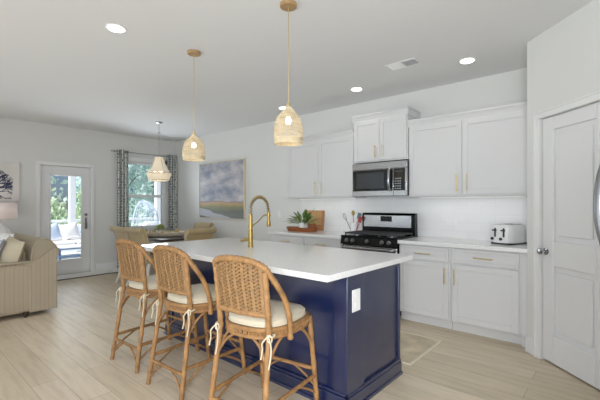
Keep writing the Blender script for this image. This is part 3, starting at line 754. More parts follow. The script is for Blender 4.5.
w = MB().box(-.165, .165, -.09, -.068, -.008, -.0005).box(-.165, .165, .068, .09, -.008, -.0005).box(-.165, -.145, -.068, .068, -.008, -.0005).box(.145, .165, -.068, .068, -.008, -.0005).box(-.008, .008, -.068, .068, -.008, -.0005)
w.build('frame', 'trim', e, bev=.002)
w = MB()
for k in range(9):
    for s in (-1, 1):
        y = -.06+k*.015; T = Matrix.Translation((s*.077, y, -.006)) @ Matrix.Rotation(-.75 if s < 0 else .75, 4, 'X'); w.box(-.068, .068, -.008, .008, -.0006, .0006, T)
w.build('louvers', 'trim', e)
MB().box(-.145, .145, -.068, .068, -.0012, -.0006).build('duct_opening', 'iron', e)

# ------------------------------------------------------------------ things on the back counter
# long wooden tray
e = empty('wooden_tray', (-3.60, 4.17, .914), 0, 'boat-shaped reddish wooden tray on the left counter', 'tray')
def tray(u, v):
    a = 2*PI*u; k = [0, .84, .88, 1.0, .955, .82, 0][int(round(v*6))]; z = [0, 0, .004, .062, .062, .018, .016][int(round(v*6))]
    c, s_ = math.cos(a), math.sin(a); p = 3.2
    return Vector((.29*math.copysign(abs(c)**(2/p), c)*k, .095*math.copysign(abs(s_)**(2/p), s_)*k, z))
MB().surf(tray, 48, 7, True).build('bowl', 'walnut', e)
# potted plant
PX, PY = -3.57, 4.17
e = empty('potted_plant', (PX, PY, .9305), 0, 'leafy green plant in a white pot standing in the wooden tray', 'plant')
MB().lathe([(.05, 0), (.066, .005), (.074, .115), (.068, .115), (.064, .085)], 8).build('pot', 'white', e)
MB().lathe([(.001, .086), (.063, .086)], 12).build('soil', 'soil', e)
def leaf(w, base, d, L, wd, droop):
    d = Vector(d).normalized(); side = d.cross(Vector((0, 0, 1)))
    side = side.normalized() if side.length > .01 else Vector((1, 0, 0)); N = 6; L_, R_, C_ = [], [], []
    for i in range(N+1):
        t = i/N; p = Vector(base) + d*L*t + Vector((0, 0, -droop*L*t*t)); ww = wd*math.sin(PI*min(1, t*.96+.02))**.8
        up = Vector((0, 0, wd*.25)); C_.append(p); L_.append(p-side*ww+up*min(1, ww/wd)); R_.append(p+side*ww+up*min(1, ww/wd))
    w.add(C_+L_+R_, [(N+1+i, i, i+1, N+2+i) for i in range(N)] + [(i, 2*N+2+i, 2*N+3+i, i+1) for i in range(N)])
rr = random.Random(3)
for k in range(40):
    a = rr.uniform(0, 2*PI); el = rr.uniform(.1, 1.25); L = rr.uniform(.13, .23); w = MB()
    bz = Vector((.035*math.cos(a), .03*math.sin(a), .087)); dd = Vector((math.cos(a)*math.cos(el)*1.25, math.sin(a)*math.cos(el)*.75, math.sin(el)))
    st_ = bz + dd*rr.uniform(.03, .10)
    w.tube([bz, (bz+st_)/2+Vector((0, 0, .008)), st_], .0022, 5); leaf(w, st_, dd, L, rr.uniform(.018, .032), rr.uniform(.05, .4))
    w.build('leaf', 'leaf' if k % 3 else 'leaf_light', e, solid=.0008)
# little cane basket beside the plant in the tray
e = empty('cane_basket', (-3.40, 4.17, .9305), 0, 'small brown open-weave basket beside the plant in the tray', 'basket')
w = MB()
for k in range(12):
    a = 2*PI*k/12
    for s in (-1, 1): w.tube([(.045*math.cos(a+s*.0), .045*math.sin(a), .004), (.058*math.cos(a+s*.3), .058*math.sin(a+s*.3), .05), (.05*math.cos(a+s*.6), .05*math.sin(a+s*.6), .10)], .0035, 5)
for r, z in ((.046, .006), (.058, .05), (.05, .10)): w.tube([(r*math.cos(2*PI*i/24), r*math.sin(2*PI*i/24), z) for i in range(24)], .005, 6, True)
w.lathe([(.001, .002), (.045, .002), (.045, .005)], 16); w.build('weave', 'walnut', e)
# cutting board leaning on the tile
e = empty('cutting_board', (-3.63, 4.49, .915), 0, 'two-tone wooden cutting board leaning on the backsplash behind the plant', 'cutting board')
T = Matrix.Rotation(-.10, 4, 'X')
MB().box(-.19, .15, -.016, .006, .085, .31, T).build('board', 'board', e, bev=.005)
MB().box(-.19, .15, -.016, .006, .0, .0845, T).build('lower_band', 'board_dark', e, bev=.004)
MB().box(.1505, .195, -.016, .006, .0, .31, T).build('end_band', 'board_dark', e, bev=.004)
# utensil crock
UX, UY = -2.80, 4.36
e = empty('utensil_crock', (UX, UY, .914), 0, 'white utensil crock on the counter left of the gas range', 'crock')
MB().lathe([(.045, 0), (.05, .004), (.053, .15), (.048, .15), (.045, .012), (.001, .01)], 24).build('pot', 'white', e)
def utensil(name, label, m, kind, ax, ay, L):
    e = empty(name, (UX+ax*.03, UY+ay*.03, .927), 0, label, 'utensil', 'utensils in the white crock')
    d = Vector((ax*.42, ay*.3, 1)).normalized(); p = Vector((0, 0, 0)); q = p + d*L
    MB().tube([p, q], .005, 6).build('handle', m, e)
    sx = Vector((1, 0, 0)); sx = (sx - d*sx.dot(d)).normalized()
    w = MB()
    if kind == 'spatula': w.bar(q - d*.005, q + d*.08, .055, .006, (0, 1, 0))
    elif kind == 'spoon': w.ball((0, 0, 0), .026, 1, .35, 1.5, 12, Matrix.Translation(q + d*.03) @ d.to_track_quat('Z', 'Y').to_matrix().to_4x4())
    else:
        for k in range(5):
            s_ = (k-2)*.012; w.tube(bez(q, q + d*.05 + sx*s_*2.4, q + d*.10 + sx*s_*.1, 8), .0018, 5)
    w.build('head', m, e)
utensil('spatula', 'teal spatula standing right of centre in the white crock', 'teal', 'spatula', .55, .2, .20)
utensil('spatula', 'red spatula leaning far right in the white crock', 'red', 'spatula', 1.15, -.5, .17)
utensil('wooden_spoon', 'bamboo spoon standing tallest in the white crock', 'yellow', 'spoon', -.15, .1, .24)
utensil('whisk', 'wire whisk leaning left in the white crock', 'chrome', 'whisk', -1.15, -.2, .19)
utensil('spoon', 'pink spoon standing behind the teal spatula in the crock', 'pink', 'spoon', .75, .7, .21)
# toaster
e = empty('toaster', (-.865, 4.27, .914), math.radians(-20), 'white long-slot toaster with dark levers on the right counter', 'toaster')
def tst(u, v):
    a = 2*PI*u; c, s_ = math.cos(a), math.sin(a); p = 4.5
    k = [0, .94, 1, 1, .97, .86, 0][int(round(v*6))]; z = [.014, .014, .03, .155, .185, .198, .2][int(round(v*6))]
    return Vector((.105*math.copysign(abs(c)**(2/p), c)*k, .16*math.copysign(abs(s_)**(2/p), s_)*k, z))
MB().surf(tst, 48, 7, True).build('body', 'white', e)
MB().box(-.098, .098, -.152, .152, .0, .0155).build('base', 'iron', e, bev=.004)
for x in (-.045, .045):
    MB().box(x-.014, x+.014, -.11, .12, .1985, .2015).build('slot', 'dsteel', e)
    lv = MB().box(x-.008, x+.008, -.165, -.158, .075, .165).build('lever_track', 'iron', e)
    MB().box(x-.02, x+.02, -.185, -.165, .135, .15).build('lever', 'iron', lv, bev=.003)
    MB().lathe([(.015, 0), (.015, .012), (.011, .015)], 14, T=Matrix.Translation((x-.03, -.158, .055)) @ Matrix.Rotation(PI/2, 4, 'X')).build('dial', 'iron', e)
# outlets and switches on the walls
def plate(x, z, label, horiz=False, kind='outlet'):
    a, b_ = (.058, .036) if horiz else (.036, .058); y = YK-.008 if x > -3.91 else YK
    e = empty('wall_outlet' if kind == 'outlet' else 'light_switch', (x, y, z), 0, label, kind)
    MB().box(-a, a, -.006, -.0003, -b_, b_).build('plate', 'white', e, bev=.002)
    if kind == 'outlet':
        for s in (-1, 1): MB().box(-.014+s*.02*horiz, .014+s*.02*horiz, -.008, -.0062, -.014+s*.02*(not horiz), .014+s*.02*(not horiz)).build('receptacle', 'trim', e, bev=.002)
    else: MB().box(-.011, .011, -.011, -.0062, -.022, .022).build('rocker', 'trim', e, bev=.002)
plate(-1.53, 1.10, 'white outlet plate on the backsplash right of the gas range', True)
plate(-4.42, 1.15, 'white light switch on the wall left of the plant', kind='switch')

# kitchen mat
e = empty('kitchen_mat', (-1.72, 3.21, 0), 0, 'beige kitchen mat on the floor between island and gas range', 'mat')
MB().box(-.41, .41, -.335, .335, .0005, .007).build('field', 'mat', e, bev=.002)
w = MB().box(-.43, -.41, -.35, .35, .0005, .008).box(.41, .43, -.35, .35, .0005, .008).box(-.41, .41, -.35, -.335, .0005, .008).box(-.41, .41, .335, .35, .0005, .008)
w.build('border', 'mat_edge', e, bev=.002)
# runner along the patio door
e = empty('floor_runner', (-7.59, 2.2, 0), 0, 'pale floor runner lying along the patio door wall', 'rug')
MB().box(-.27, .27, -1.35, 1.35, .0005, .01).build('field', 'runner', e, bev=.003)
MB().box(.27, .285, -1.35, 1.35, .0005, .016).build('binding', 'runner_edge', e, bev=.002)

# ------------------------------------------------------------------ refrigerator (its bowed handle enters the frame on the right)
O = Vector((.40, 1.62, 0)); e = empty('refrigerator', O + Vector((.034, 0, 0)), 0, 'stainless refrigerator at the right edge with a bowed door handle', 'refrigerator')
sh(MB().box(.045, .75, 1.16, 2.08, .02, 1.78)).build('body', 'dsteel', e, bev=.006)
for a, b_, hy in ((1.163, 1.617, 1.645-.08), (1.623, 2.077, 1.66)):
    d = sh(MB().box(.01, .044, a, b_, .72, 1.778)).build('door', 'steel', e, bev=.008)
    if hy > 1.6:
        zc, Rr, hl = 1.318, .49, .27
        pts = []
        for i in range(25):
            zz = -hl + 2*hl*i/24; bow = math.sqrt(Rr*Rr-zz*zz) - math.sqrt(Rr*Rr-hl*hl); pts.append((-.0035-bow, hy, zc+zz))
        pts = [(.012, hy, zc-hl)] + pts + [(.012, hy, zc+hl)]
        hm = MB().tube(pts, .019, 12)
        sh(hm).build('handle', 'dsteel', d)
    else:
        pts = [(.012, 1.575, 1.05)] + [(-.0035-(math.sqrt(.49**2-zz*zz)-math.sqrt(.49**2-.27**2)), 1.575, 1.318+zz) for zz in [-.27+.54*i/24 for i in range(25)]] + [(.012, 1.575, 1.588)]
        sh(MB().tube(pts, .019, 12)).build('handle', 'dsteel', d)
d = sh(MB().box(.01, .044, 1.163, 2.077, .08, .71)).build('freezer_drawer', 'steel', e, bev=.008)
sh(MB().tube([(.012, 1.25, .62), (-.035, 1.27, .62), (-.035, 1.97, .62), (.012, 1.99, .62)], .012, 10)).build('handle', 'dsteel', d)

# ------------------------------------------------------------------ wall art
e = empty('landscape_painting', (-6.03, YK, 1.03), 0, 'large framed marsh landscape painting with cloudy sky on the dining wall', 'painting')
MB().box(-.72, .72, -.034, -.004, .015, 1.135).build('canvas', 'painting', e)
w = MB().box(-.732, -.721, -.045, -.003, .003, 1.147).box(.721, .732, -.045, -.003, .003, 1.147).box(-.721, .721, -.045, -.003, .003, .0145).box(-.721, .721, -.045, -.003, 1.1355, 1.147)
w.build('frame', mat('pale_gold_frame', '#e0d6b8', .5, .1), e, bev=.003)
e = empty('branch_print', (XD, 1.23, 1.37), 0, 'pale canvas print of dark navy branches above the table lamp', 'picture')
MB().box(.003, .032, -.36, .36, 0, .66).build('canvas', 'canvas', e, bev=.003)
w = MB(); rr = random.Random(11)
def branch(p, a, L, r, dep):
    q = (p[0]+L*math.cos(a), p[1]+L*math.sin(a))
    if not (-.34 < q[0] < .27 and .04 < q[1] < .62): return
    w.tube([(.0335, p[0], p[1]), (.0335, (p[0]+q[0])/2+rr.uniform(-.01, .01), (p[1]+q[1])/2), (.0335, q[0], q[1])], [r, r*.85, r*.7], 5)
    if dep:
        for k in range(rr.choice((2, 3))): branch(q, a + rr.uniform(-.75, .75), L*rr.uniform(.62, .85), r*.72, dep-1)
for a in (.35, .8, 1.25, 1.8, 2.4, 3.0, -.15): branch((-.08, .18), a, .12, .012, 5)
w.v = [(min(x, .0375) if x > .033 else max(x, .0325), y, z) for x, y, z in w.v]
w.build('branches', 'navy_paint', e)

# ------------------------------------------------------------------ curtains
e = empty('curtain_rod', (XD+.09, 3.83, 2.40), 0, 'metal curtain rod above the dining window', 'curtain rod')
w = MB().tube([(0, -.74, 0), (0, .67, 0)], .008, 10).ball((0, -.75, 0), .016)
for y in (-.67, .62): w.tube([(0, y, 0), (-.088, y, 0)], .007, 8)
w.build('rod', 'rod', e)
def curtain(y0, y1, label, ph):
    e = empty('curtain', (XD+.09, (y0+y1)/2, 0), 0, label, 'curtain', 'patterned curtains at the dining window'); h = (y1-y0)/2
    folds = 3
    def cf(u, v):
        z = 2.44 - v*2.42; amp = .032*(1 + .25*math.sin(v*3+ph)); return Vector((amp*math.sin(u*2*PI*folds+ph), -h+2*h*u + .012*math.sin(v*2.2+u*5), z))
    MB().surf(cf, 49, 18).build('panel', 'curtain', e, solid=.004)
    w = MB()
    for k in range(folds*2):
        y = -h+2*h*(k+.5)/(folds*2); w.tube([(.0, y+.0, 2.40)] and [(.024*math.cos(t), y+.004*math.cos(t), 2.40+.024*math.sin(t)) for t in [2*PI*i/14 for i in range(14)]], .004, 5, True)
    w.build('grommets', 'rod', e)
curtain(3.18, 3.42, 'grey patterned curtain left of the dining window', 0)
curtain(4.27, 4.50, 'grey patterned curtain right of the dining window, in the corner', 1.2)

# ------------------------------------------------------------------ dining set
TX, TY = -6.27, 3.385
e = empty('dining_table', (TX, TY, 0), 0, 'dark wood dining table with a pale apron below the window', 'table')
MB().box(-.85, .85, -.46, .46, .725, .76).build('tabletop', 'espresso', e, bev=.006)
MB().box(-.72, .72, -.35, .35, .635, .7245).build('apron', 'whitewash', e, bev=.004)
for sx in (-1, 1):
    for sy in (-1, 1):
        MB().lathe([(.028, 0), (.034, .02), (.026, .06), (.04, .14), (.048, .3), (.038, .44), (.046, .48), (.05, .5), (.05, .634)], 14, (sx*.68, sy*.31, 0)).build('leg', 'espresso', e)
def make_chair(loc, rz, label):
    e = empty('dining_chair', loc, rz, label, 'chair', 'linen dining chairs with scrolled backs')   # faces +y, back at -y
    def seat(u, v):
        a = 2*PI*u; c, s_ = math.cos(a), math.sin(a); k = [0, .96, 1, 1, .92, 0][int(round(v*5))]; z = [.40, .40, .415, .46, .482, .495][int(round(v*5))]
        return Vector((.25*math.copysign(abs(c)**.5, c)*k, .235*math.copysign(abs(s_)**.5, s_)*k+.02, z))
    MB().surf(seat, 36, 6, True).build('seat', 'linen', e)
    pr_ = [(-.185, .41), (-.20, .55), (-.235, .75), (-.262, .87), (-.29, .925), (-.325, .955), (-.36, .955), (-.385, .925), (-.378, .89), (-.35, .872), (-.322, .868), (-.298, .80), (-.27, .65), (-.245, .41)]
    hw = lambda z: .205 + .05*max(0, (z-.6)/.35)
    N = len(pr_); w = MB(); vv = [(-hw(z), y, z) for y, z in pr_] + [(hw(z), y, z) for y, z in pr_]
    w.add(vv, [tuple(range(N)), tuple(range(2*N-1, N-1, -1))] + [(i, N+i, N+(i+1) % N, (i+1) % N) for i in range(N)])
    bk = w.build('backrest', 'linen', e, bev=.006)
    for s in (-1, 1): MB().tube([(s*(hw(z)+.001), y, z) for y, z in pr_], .005, 5, True).build('piping', 'pil_cream', bk)
    for sx in (-1, 1):
        MB().tube(spline([(sx*.205, .21, .405), (sx*.215, .235, .33), (sx*.20, .215, .15), (sx*.205, .225, .03), (sx*.21, .24, 0)], 5), [.032]*4+[.036]*3+[.03]*4+[.022]*6+[.019]*3+[.022], 10).build('leg', 'whitewash', e)
        MB().tube(spline([(sx*.19, -.20, .41), (sx*.20, -.225, .28), (sx*.195, -.25, .12), (sx*.20, -.30, 0)], 6), .024, 10).build('leg', 'whitewash', e)
    return e
c0 = make_chair((-5.62, 2.92, 0), 0, 'tan linen dining chair on the near long side of the table, nearer the island')
dup(c0, (-6.18, 2.92, 0), 0, 'tan linen dining chair on the near long side of the table, nearer the window curtain')
dup(c0, (-5.13, 3.22, 0), PI/2, 'tan linen dining chair at the end of the table, right of the plant')
dup(c0, (-6.25, 3.92, 0), PI, 'tan linen dining chair on the far side of the table, by the painting')
# centrepiece: dough bowl with wooden balls, small plant
e = empty('dough_bowl', (-5.98, 3.22, .76), .9, 'long pale carved wooden bowl in the middle of the dining table', 'bowl')
def bowl(u, v):
    a = 2*PI*u; k = [0, .6, .85, 1, .94, .7, 0][int(round(v*6))]; z = [0, 0, .025, .075, .075, .03, .02][int(round(v*6))]
    return Vector((.46*math.cos(a)*k, .15*math.sin(a)*k, z + .015*abs(math.cos(a))*(k > .9)))
MB().surf(bowl, 40, 7, True).build('bowl', mat('pale_carved_wood', '#eee2cc', .7, var=.08, vscale=9), e)
rr = random.Random(5)
for k in range(9):
    x = -.26+k*.065; y = (-.03, .035, 0)[k % 3]; r = (.034, .030, .036)[k % 3]
    p = Matrix.Rotation(.9, 3, 'Z') @ Vector((x, y, .02+.05*(x/.3)**2 + r + .012))
    o = MB().ball((0, 0, 0), r, n=14).build('wooden_ball', 'pil_cream' if k % 2 else 'linen'); o.location = Vector((-5.98, 3.22, .76)) + p
    tag(o, 'small wooden ball lying in the long carved bowl on the dining table', 'ball', 'wooden balls in the carved bowl')
e = empty('succulent_plant', (-6.45, 3.45, .76), 0, 'small rounded green plant in a pot behind the carved bowl', 'plant')
MB().lathe([(.05, 0), (.06, .004), (.068, .085), (.06, .085), (.05, .07), (.001, .07)], 20).build('pot', 'whitewash', e)
w = MB(); rr = random.Random(9)
for k in range(70):
    a = rr.uniform(0, 2*PI); el = rr.uniform(.1, 1.5); d = Vector((math.cos(a)*math.cos(el), math.sin(a)*math.cos(el), math.sin(el)))
    leaf(w, Vector((0, 0, .075)) + d*.05, d, .075, .02, .1)
w.build('foliage', 'leaf_light', e, solid=.001)

# beaded chandelier
CX, CY = -6.126, 3.246
e = empty('beaded_chandelier', (CX, CY, H), 0, 'white beaded chandelier hanging over the dining table', 'chandelier')
MB().lathe([(.001, -.03), (.03, -.03), (.06, -.012), (.06, 0)], 20).build('canopy', 'chrome', e)
w = MB().tube([(0, 0, -.03), (0, 0, -.61)], .005, 6); w.lathe([(.022, -.012), (.022, .012)], 12, (0, 0, -.2)); w.build('rod', 'chrome', e)
w = MB()
for r, z in ((.055, -.61), (.17, -.875), (.205, -.895), (.165, -1.02)): w.tube([(r*math.cos(2*PI*i/36), r*math.sin(2*PI*i/36), z) for i in range(36)], .006, 6, True)
for k in range(4):
    a = PI/2*k; w.tube([(0, 0, -.61), (.055*math.cos(a), .055*math.sin(a), -.61), (.17*math.cos(a), .17*math.sin(a), -.875), (.205*math.cos(a), .205*math.sin(a), -.895)], .004, 5)
w.build('frame', 'chrome', e)
def strand(p, q, n, sag, w):
    p, q = Vector(p), Vector(q)
    for i in range(n):
        t = (i+.5)/n; c = p.lerp(q, t) + Vector((0, 0, -sag*4*t*(1-t))); w.ball(c, (q-p).length/n*.56, n=6)
w = MB()
for k in range(44):
    a = 2*PI*k/44; ca, sa = math.cos(a), math.sin(a); strand((.055*ca, .055*sa, -.615), (.17*ca, .17*sa, -.872), 12, .035, w)
w.build('upper_bead_strands', 'bead', e)
w = MB()
for k in range(60):
    a = 2*PI*k/60; ca, sa = math.cos(a), math.sin(a); strand((.203*ca, .203*sa, -.90), (.165*ca, .165*sa, -1.02), 6, .0, w)
for k in range(16):
    a = 2*PI*k/16; ca, sa = math.cos(a), math.sin(a); strand((.165*ca, .165*sa, -1.022), (.01*ca, .01*sa, -1.035), 7, .012, w)
w.build('lower_bead_strands', 'bead', e)
for k in range(3):
    a = 2*PI*k/3; MB().ball((.07*math.cos(a), .07*math.sin(a), -.87), .022, sz=1.5).build('bulb', 'bulb', e)
d = bpy.data.lights.new('chandelier_lamp', 'POINT'); d.energy = 1.3; d.color = (1, .88, .72); d.shadow_soft_size = .05
o = bpy.data.objects.new('chandelier_lamp', d); col.objects.link(o); o.parent = e; o.location = (0, 0, -.94)

# ------------------------------------------------------------------ loveseat, pillows, lamp
SXr, SXl, SYb, SYf = -5.21, -6.75, 1.44, .42
O = Vector(((SXr+SXl)/2, (SYb+SYf)/2, 0)); e = empty('loveseat', O, 0, 'beige striped slipcovered loveseat with rolled back, left of the room', 'sofa')
def arm_mb(x0, x1):
    w = MB(); prof = []
    # rolled arm section in xz, swept along y; rises into the back
    def af(u, v):
        y = SYf + (SYb-.06-SYf)*v
        top = .635 + .0*v
        a = 2*PI*u; cx = (x0+x1)/2; rx = (x1-x0)/2 + .012
        c, s_ = math.cos(a), math.sin(a)
        z = .05 + (top-.05)*(.5+.5*math.copysign(abs(s_)**.35, s_)); x = cx + rx*math.copysign(abs(c)**.35, c)
        return Vector((x, y, z))
    w.surf(af, 32, 8, True); n = 32
    w.f.append(tuple(range(n-1, -1, -1))); w.f.append(tuple(7*n+k for k in range(n)))
    return w
for x0, x1 in ((SXr-.17, SXr-.012), (SXl+.012, SXl+.17)): sh(arm_mb(x0, x1)).build('arm', 'stripe', e)
for x in (SXr-.09, SXl+.09):
    sh(MB().box(x-.095, x+.095, SYf-.01, SYb-.2, .628, .652)).build('arm_top', 'slip', e, bev=.011, seg=3)
# back with rolled top: outline in yz swept across x
bp_ = [(1.20, .30), (1.19, .58), (1.185, .70), (1.20, .80), (1.235, .868), (1.285, .90), (1.335, .90), (1.385, .872), (1.425, .82), (1.455, .77), (1.46, .73), (1.435, .69), (1.42, .5), (1.43, .05), (1.25, .05)]
sh(MB().poly([(SXl+.02, y, z) for y, z in bp_], (SXr-SXl-.04, 0, 0))).build('back', 'slip', e, bev=.012, seg=3)
side = [(1.17, .60), (1.10, .62), (1.17, .64), (1.26, .68), (1.33, .74), (1.39, .785), (1.44, .775), (1.46, .72), (1.437, .66), (1.44, .05), (1.16, .05)]
for x0, lab in ((SXr-.024, 0), (SXl-.0, 0)):
    sh(MB().poly([(x0, y, z) for y, z in side], (.028, 0, 0))).build('side_panel', 'stripe', e, bev=.008, seg=3)
sh(MB().tube([(SXr+.004, y, z) for y, z in side[1:8]], .006, 6)).build('piping', 'slip', e)
sh(MB().tube([(SXr-.018, y, z) for y, z in bp_[1:12]], .007, 6)).build('piping', 'slip', e)
sh(MB().box(SXl+.16, SXr-.16, SYf, 1.2, .06, .32)).build('seat_base', 'stripe', e, bev=.01)
for k in range(2):
    a = SXl+.18+k*.595; sh(MB().box(a, a+.585, SYf-.02, 1.17, .325, .475)).build('seat_cushion', 'slip', e, bev=.04, seg=4)
    sh(MB().box(a, a+.585, 1.10, 1.18, .48, .76)).build('back_cushion', 'slip', e, bev=.05, seg=4)
for x in (SXl+.1, SXr-.025):
    for y in (SYf+.08, 1.13): sh(MB().lathe([(.02, 0), (.028, .06)], 12, (x, y, 0))).build('foot', 'espresso', e)
def pillow(name, loc, rot, w_, h_, t_, m, label):
    def pf(sg):
        def f(u, v):
            x = (u*2-1); y = (v*2-1); k = max(0, (1-abs(x)**2.4)*(1-abs(y)**2.4))**.55
            pin = 1 - .05*(1-abs(y))*abs(x)**4; pin2 = 1 - .05*(1-abs(x))*abs(y)**4
            return Vector((x*w_/2*(1-.06*(1-y*y)), sg*t_/2*k, y*h_/2*(1-.06*(1-x*x))))
        return f
    w = MB().surf(pf(1), 15, 15).surf(pf(-1), 15, 15)
    o = w.build(name, m); o.location = loc; o.rotation_euler = rot
    return tag(o, label, 'pillow', 'throw pillows on the loveseat')
pillow('throw_pillow', (-5.47, 1.03, .70), (math.radians(-14), math.radians(8), math.radians(8)), .46, .44, .15, 'pil_cream', 'oatmeal throw pillow on the loveseat nearest its rolled back corner')
pillow('throw_pillow', (-6.08, 1.04, .73), (math.radians(-22), 0, math.radians(4)), .46, .46, .15, 'pil_white', 'plain white throw pillow on the loveseat behind the oatmeal pillow')
pillow('throw_pillow', (-5.68, .905, .715), (math.radians(-28), math.radians(-6), math.radians(-6)), .44, .40, .14, 'pil_blue', 'blue grey striped throw pillow at the left edge on the loveseat')
e = empty('side_table', (-7.45, 1.22, 0), 0, 'round white side table against the wall below the branch print', 'table')
MB().lathe([(.25, .56), (.26, .57), (.26, .59), (.001, .59)], 32).build('tabletop', 'whitewash', e)
MB().lathe([(.17, 0), (.17, .02), (.05, .04), (.035, .2), (.035, .5), (.08, .56)], 20).build('pedestal', 'whitewash', e)
e = empty('table_lamp', (-7.45, 1.25, .59), 0, 'white table lamp with a pale blush drum shade, left of the patio door', 'lamp')
MB().lathe([(.08, 0), (.085, .012), (.07, .03), (.15, .12), (.19, .22), (.15, .33), (.06, .42), (.025, .46), (.025, .50)], 28).build('lamp_base', 'white', e)
w = MB().lathe([(.25, .50), (.235, .755)], 36); w.f = w.f[:36]; w.build('lamp_shade', 'lampshade', e, solid=.004)
MB().ball((0, 0, .60), .035).build('bulb', 'bulb', e)

# ------------------------------------------------------------------ outside
struct('ground', MB().box(-60, XD-.15, -30, 40, -.45, -.2), 'grass')
struct('patio_floor', MB().box(-12.6, XD-.15, -1.5, 8.5, -.199, -.06), 'deck')
def post(x, y, label):
    e = empty('porch_post', (x, y, -.06), 0, label, 'post', 'white porch posts')
    MB().box(-.075, .075, -.075, .075, 0, 3.0).build('shaft', 'vinyl', e, bev=.006); MB().box(-.1, .1, -.1, .1, 0, .18).build('base', 'vinyl', e, bev=.01)
post(-11.9, 3.66, 'white porch post seen through the patio door glass')
post(-11.9, 6.25, 'white porch post seen through the dining window')
e = empty('porch_railing', (-12.2, 3.5, -.06), 0, 'white porch railing behind the outdoor sofa', 'railing')
MB().box(-.035, .035, -4.8, 4.8, .86, .93).build('top_rail', 'vinyl', e, bev=.006); MB().box(-.025, .025, -4.8, 4.8, .10, .16).build('bottom_rail', 'vinyl', e, bev=.006)
for k in range(64): MB().box(-.016, .016, -4.75+k*.15, -4.718+k*.15, .16, .86).build('baluster', 'vinyl', e)
# outdoor sofa facing the house (+x)
def osofa(x, y, L, label):
    e = empty('outdoor_sofa', (x, y, -.06), 0, label, 'sofa', 'outdoor sofas on the porch')
    w = MB().box(-.38, .38, -L/2, L/2, .18, .28).box(-.38, -.30, -L/2, L/2, .28, .78).box(-.38, .38, -L/2, -L/2+.08, .28, .6).box(-.38, .38, L/2-.08, L/2, .28, .6)
    w.build('frame', 'vinyl', e, bev=.008)
    for sy in (-1, 1):
        for sx in (-1, 1): MB().box(sx*.33-.03, sx*.33+.03, sy*(L/2-.05)-.03, sy*(L/2-.05)+.03, 0, .18).build('leg', 'vinyl', e)
    k = 2; s = (L-.18)/k
    for i in range(k):
        a = -L/2+.09+i*s; MB().box(-.28, .39, a, a+s-.01, .285, .44).build('seat_cushion', 'pil_white', e, bev=.04, seg=3); MB().box(-.29, -.13, a, a+s-.01, .445, .84).build('back_cushion', 'pil_white', e, bev=.05, seg=3)
    return e
osofa(-10.9, 3.35, 1.9, 'white outdoor sofa with cushions seen through the patio door')
osofa(-10.9, 5.95, 1.3, 'white outdoor loveseat seen through the right half of the dining window')
for k, (y, m, lab) in enumerate(((2.85, 'blue_cushion', 'pale blue outdoor pillow at the left of the porch sofa'), (3.28, 'pil_white', 'white outdoor pillow in the middle of the porch sofa'), (3.72, 'blue_cushion', 'pale blue outdoor pillow at the right of the porch sofa'))):
    o = pillow('outdoor_pillow', (-10.84, y, .62), (0, 0, 0), .42, .40, .14, m, lab); o.rotation_euler = Euler((0, math.radians(-14), PI/2)); o['group'] = 'pillows on the porch sofa'
e = empty('slatted_coffee_table', (-9.9, 3.2, -.06), 0, 'slate blue slatted coffee table in front of the porch sofa', 'table')
w = MB()
for k in range(7): w.box(-.26+k*.075, -.20+k*.075, -.5, .5, .36, .385)
w.build('slatted_top', 'vinyl', e, bev=.003)
MB().box(-.28, .28, -.52, -.50, .16, .385).box(-.28, .28, .5, .52, .16, .385).box(.265, .285, -.5, .5, .33, .359).box(.265, .285, -.5, .5, .16, .19).build('frame', 'blue_dark', e)
for sx in (-1, 1):
    for sy in (-1, 1): MB().box(sx*.25-.02, sx*.25+.02, sy*.48-.02, sy*.48+.02, 0, .36).build('leg', 'blue_dark', e)
# wicker hooded chair
e = empty('wicker_egg_chair', (-9.9, 4.78, -.06), math.radians(-60), 'round hooded wicker chair on the porch, seen through the dining window', 'chair')
w = MB(); 
def egg(th, ph): return Vector((.42*math.sin(ph)*math.cos(th), .40*math.sin(ph)*math.sin(th)+.0, .86 - .62*math.cos(ph)))
for k in range(19):
    th = PI*k/18 + 0; w.tube([egg(th, ph) for ph in [PI*i/24 for i in range(2, 25)]], .006, 5)
for i in range(3, 24, 2):
    ph = PI*i/24; w.tube([egg(PI*t/20, ph) for t in range(21)], .005, 5)
w.tube([egg(0, PI*i/24) for i in range(25)], .018, 6); w.tube([egg(PI, PI*i/24) for i in range(25)], .018, 6)
w.build('hood', 'wicker_grey', e)
MB().tube([(.3*math.cos(2*PI*i/24), .3*math.sin(2*PI*i/24), .03) for i in range(24)], .025, 6, True).tube([(.22, .1, .04), (.15, .1, .36)], .02, 6).tube([(-.22, .1, .04), (-.15, .1, .36)], .02, 6).tube([(0, .28, .04), (0, .2, .34)], .02, 6).build('base', 'wicker_grey', e)
MB().ball((0, .1, .5), .28, 1.1, .9, .4, 16).build('cushion', 'blue_cushion', e)
# neighbour house
e = empty('neighbour_house', (-32, 14.5, -.2), 0, 'pale blue sided house far beyond the dining window', 'house')
MB().box(-3, 3, -4, 4, 0, 4.6).build('wall', 'pale_blue', e)
w = MB(); 
for k in range(24): w.box(3.0, 3.02, -4, 4, .18*k+.1, .18*k+.13)
w.build('siding', 'vinyl', e)
w = MB().poly([(-3.4, -4.4, 4.6), (3.4, -4.4, 4.6), (0, -4.4, 7.0)], (0, 8.8, 0)); w.build('roof', 'roof', e)
for y in (-2.2, 1.2):
    f = MB().box(3.02, 3.07, y, y+1.1, 1.4, 3.0).build('window', 'vinyl', e); MB().box(3.071, 3.08, y+.08, y+1.02, 1.48, 2.92).build('pane', 'blue_dark', f)
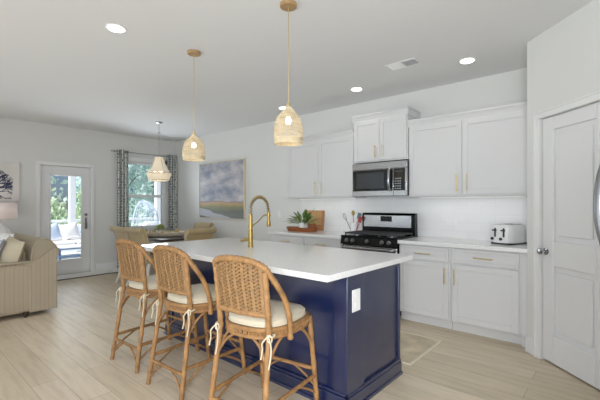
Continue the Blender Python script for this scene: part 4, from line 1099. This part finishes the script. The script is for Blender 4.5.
# trees and shrubs
def tree(name, x, y, h, r, m, label, n, trunk=True, seed=0, group='trees beyond the porch'):
    e = empty(name, (x, y, -.2), 0, label, 'tree' if trunk else 'shrub', group); rr = random.Random(seed)
    if trunk:
        w = MB().tube([(0, 0, 0), (.05, .02, h*.3), (-.04, .05, h*.6), (0, 0, h*.85)], [.16, .13, .09, .04], 8)
        for k in range(7):
            a = rr.uniform(0, 2*PI); z = h*rr.uniform(.3, .7); w.tube([(0, 0, z), (r*.3*math.cos(a), r*.3*math.sin(a), z+.3), (r*.7*math.cos(a), r*.7*math.sin(a), z+.8)], [.06, .045, .02], 6)
        w.build('trunk', 'bark', e)
    w = MB(); c0 = .58*h if trunk else .5*h; rz = .44*h if trunk else .5*h
    clumps = [(rr.uniform(-.7, .7), rr.uniform(-.7, .7), rr.uniform(-.8, .8)) for _ in range(16)]
    for k in range(n):
        cx, cy, cz = clumps[k % 16]; q = [rr.gauss(0, .28) for _ in range(3)]
        p = Vector(((cx+q[0])*r, (cy+q[1])*r, c0 + (cz+q[2])*rz)); p.z = max(.05, p.z)
        s = rr.uniform(.06, .13)*(1.5 if trunk else 1); R = Euler((rr.uniform(0, 6), rr.uniform(0, 6), rr.uniform(0, 6))).to_matrix()
        w.add([p + R @ Vector(v) for v in ((-s, 0, 0), (0, -s*.5, 0), (s, 0, 0), (0, s*.5, s*.2))], [(0, 1, 2, 3)])
    f = w.build('foliage', m, e, smooth=False)
tree('leafy_tree', -15.6, 6.4, 6.0, 1.3, 'tree', 'bluish green leafy tree seen through the right part of the door glass', 3000, seed=1)
tree('leafy_tree', -17.4, 3.3, 6.4, 1.2, 'tree', 'bluish green leafy tree seen through the left part of the door glass', 2600, seed=2)
tree('leafy_tree', -17.2, 9.0, 7.0, 1.5, 'tree', 'tall leafy tree seen through the dining window left of the house', 2600, seed=3)
tree('garden_shrub', -13.3, 4.75, 2.0, .6, 'shrub', 'pale green rounded shrub behind the porch railing', 1500, False, 4, 'shrubs beyond the porch')
tree('garden_shrub', -13.3, 3.2, 1.7, .6, 'shrub', 'low pale shrub behind the porch post at the door glass', 1200, False, 5, 'shrubs beyond the porch')
tree('leafy_tree', -23.5, 3.6, 9, 2.6, 'tree', 'distant leafy tree farthest left beyond the porch', 2400, seed=6)
tree('leafy_tree', -22.5, 9.2, 9.0, 2.6, 'tree', 'distant broad tree behind the leafy pair beyond the porch', 2400, seed=8)
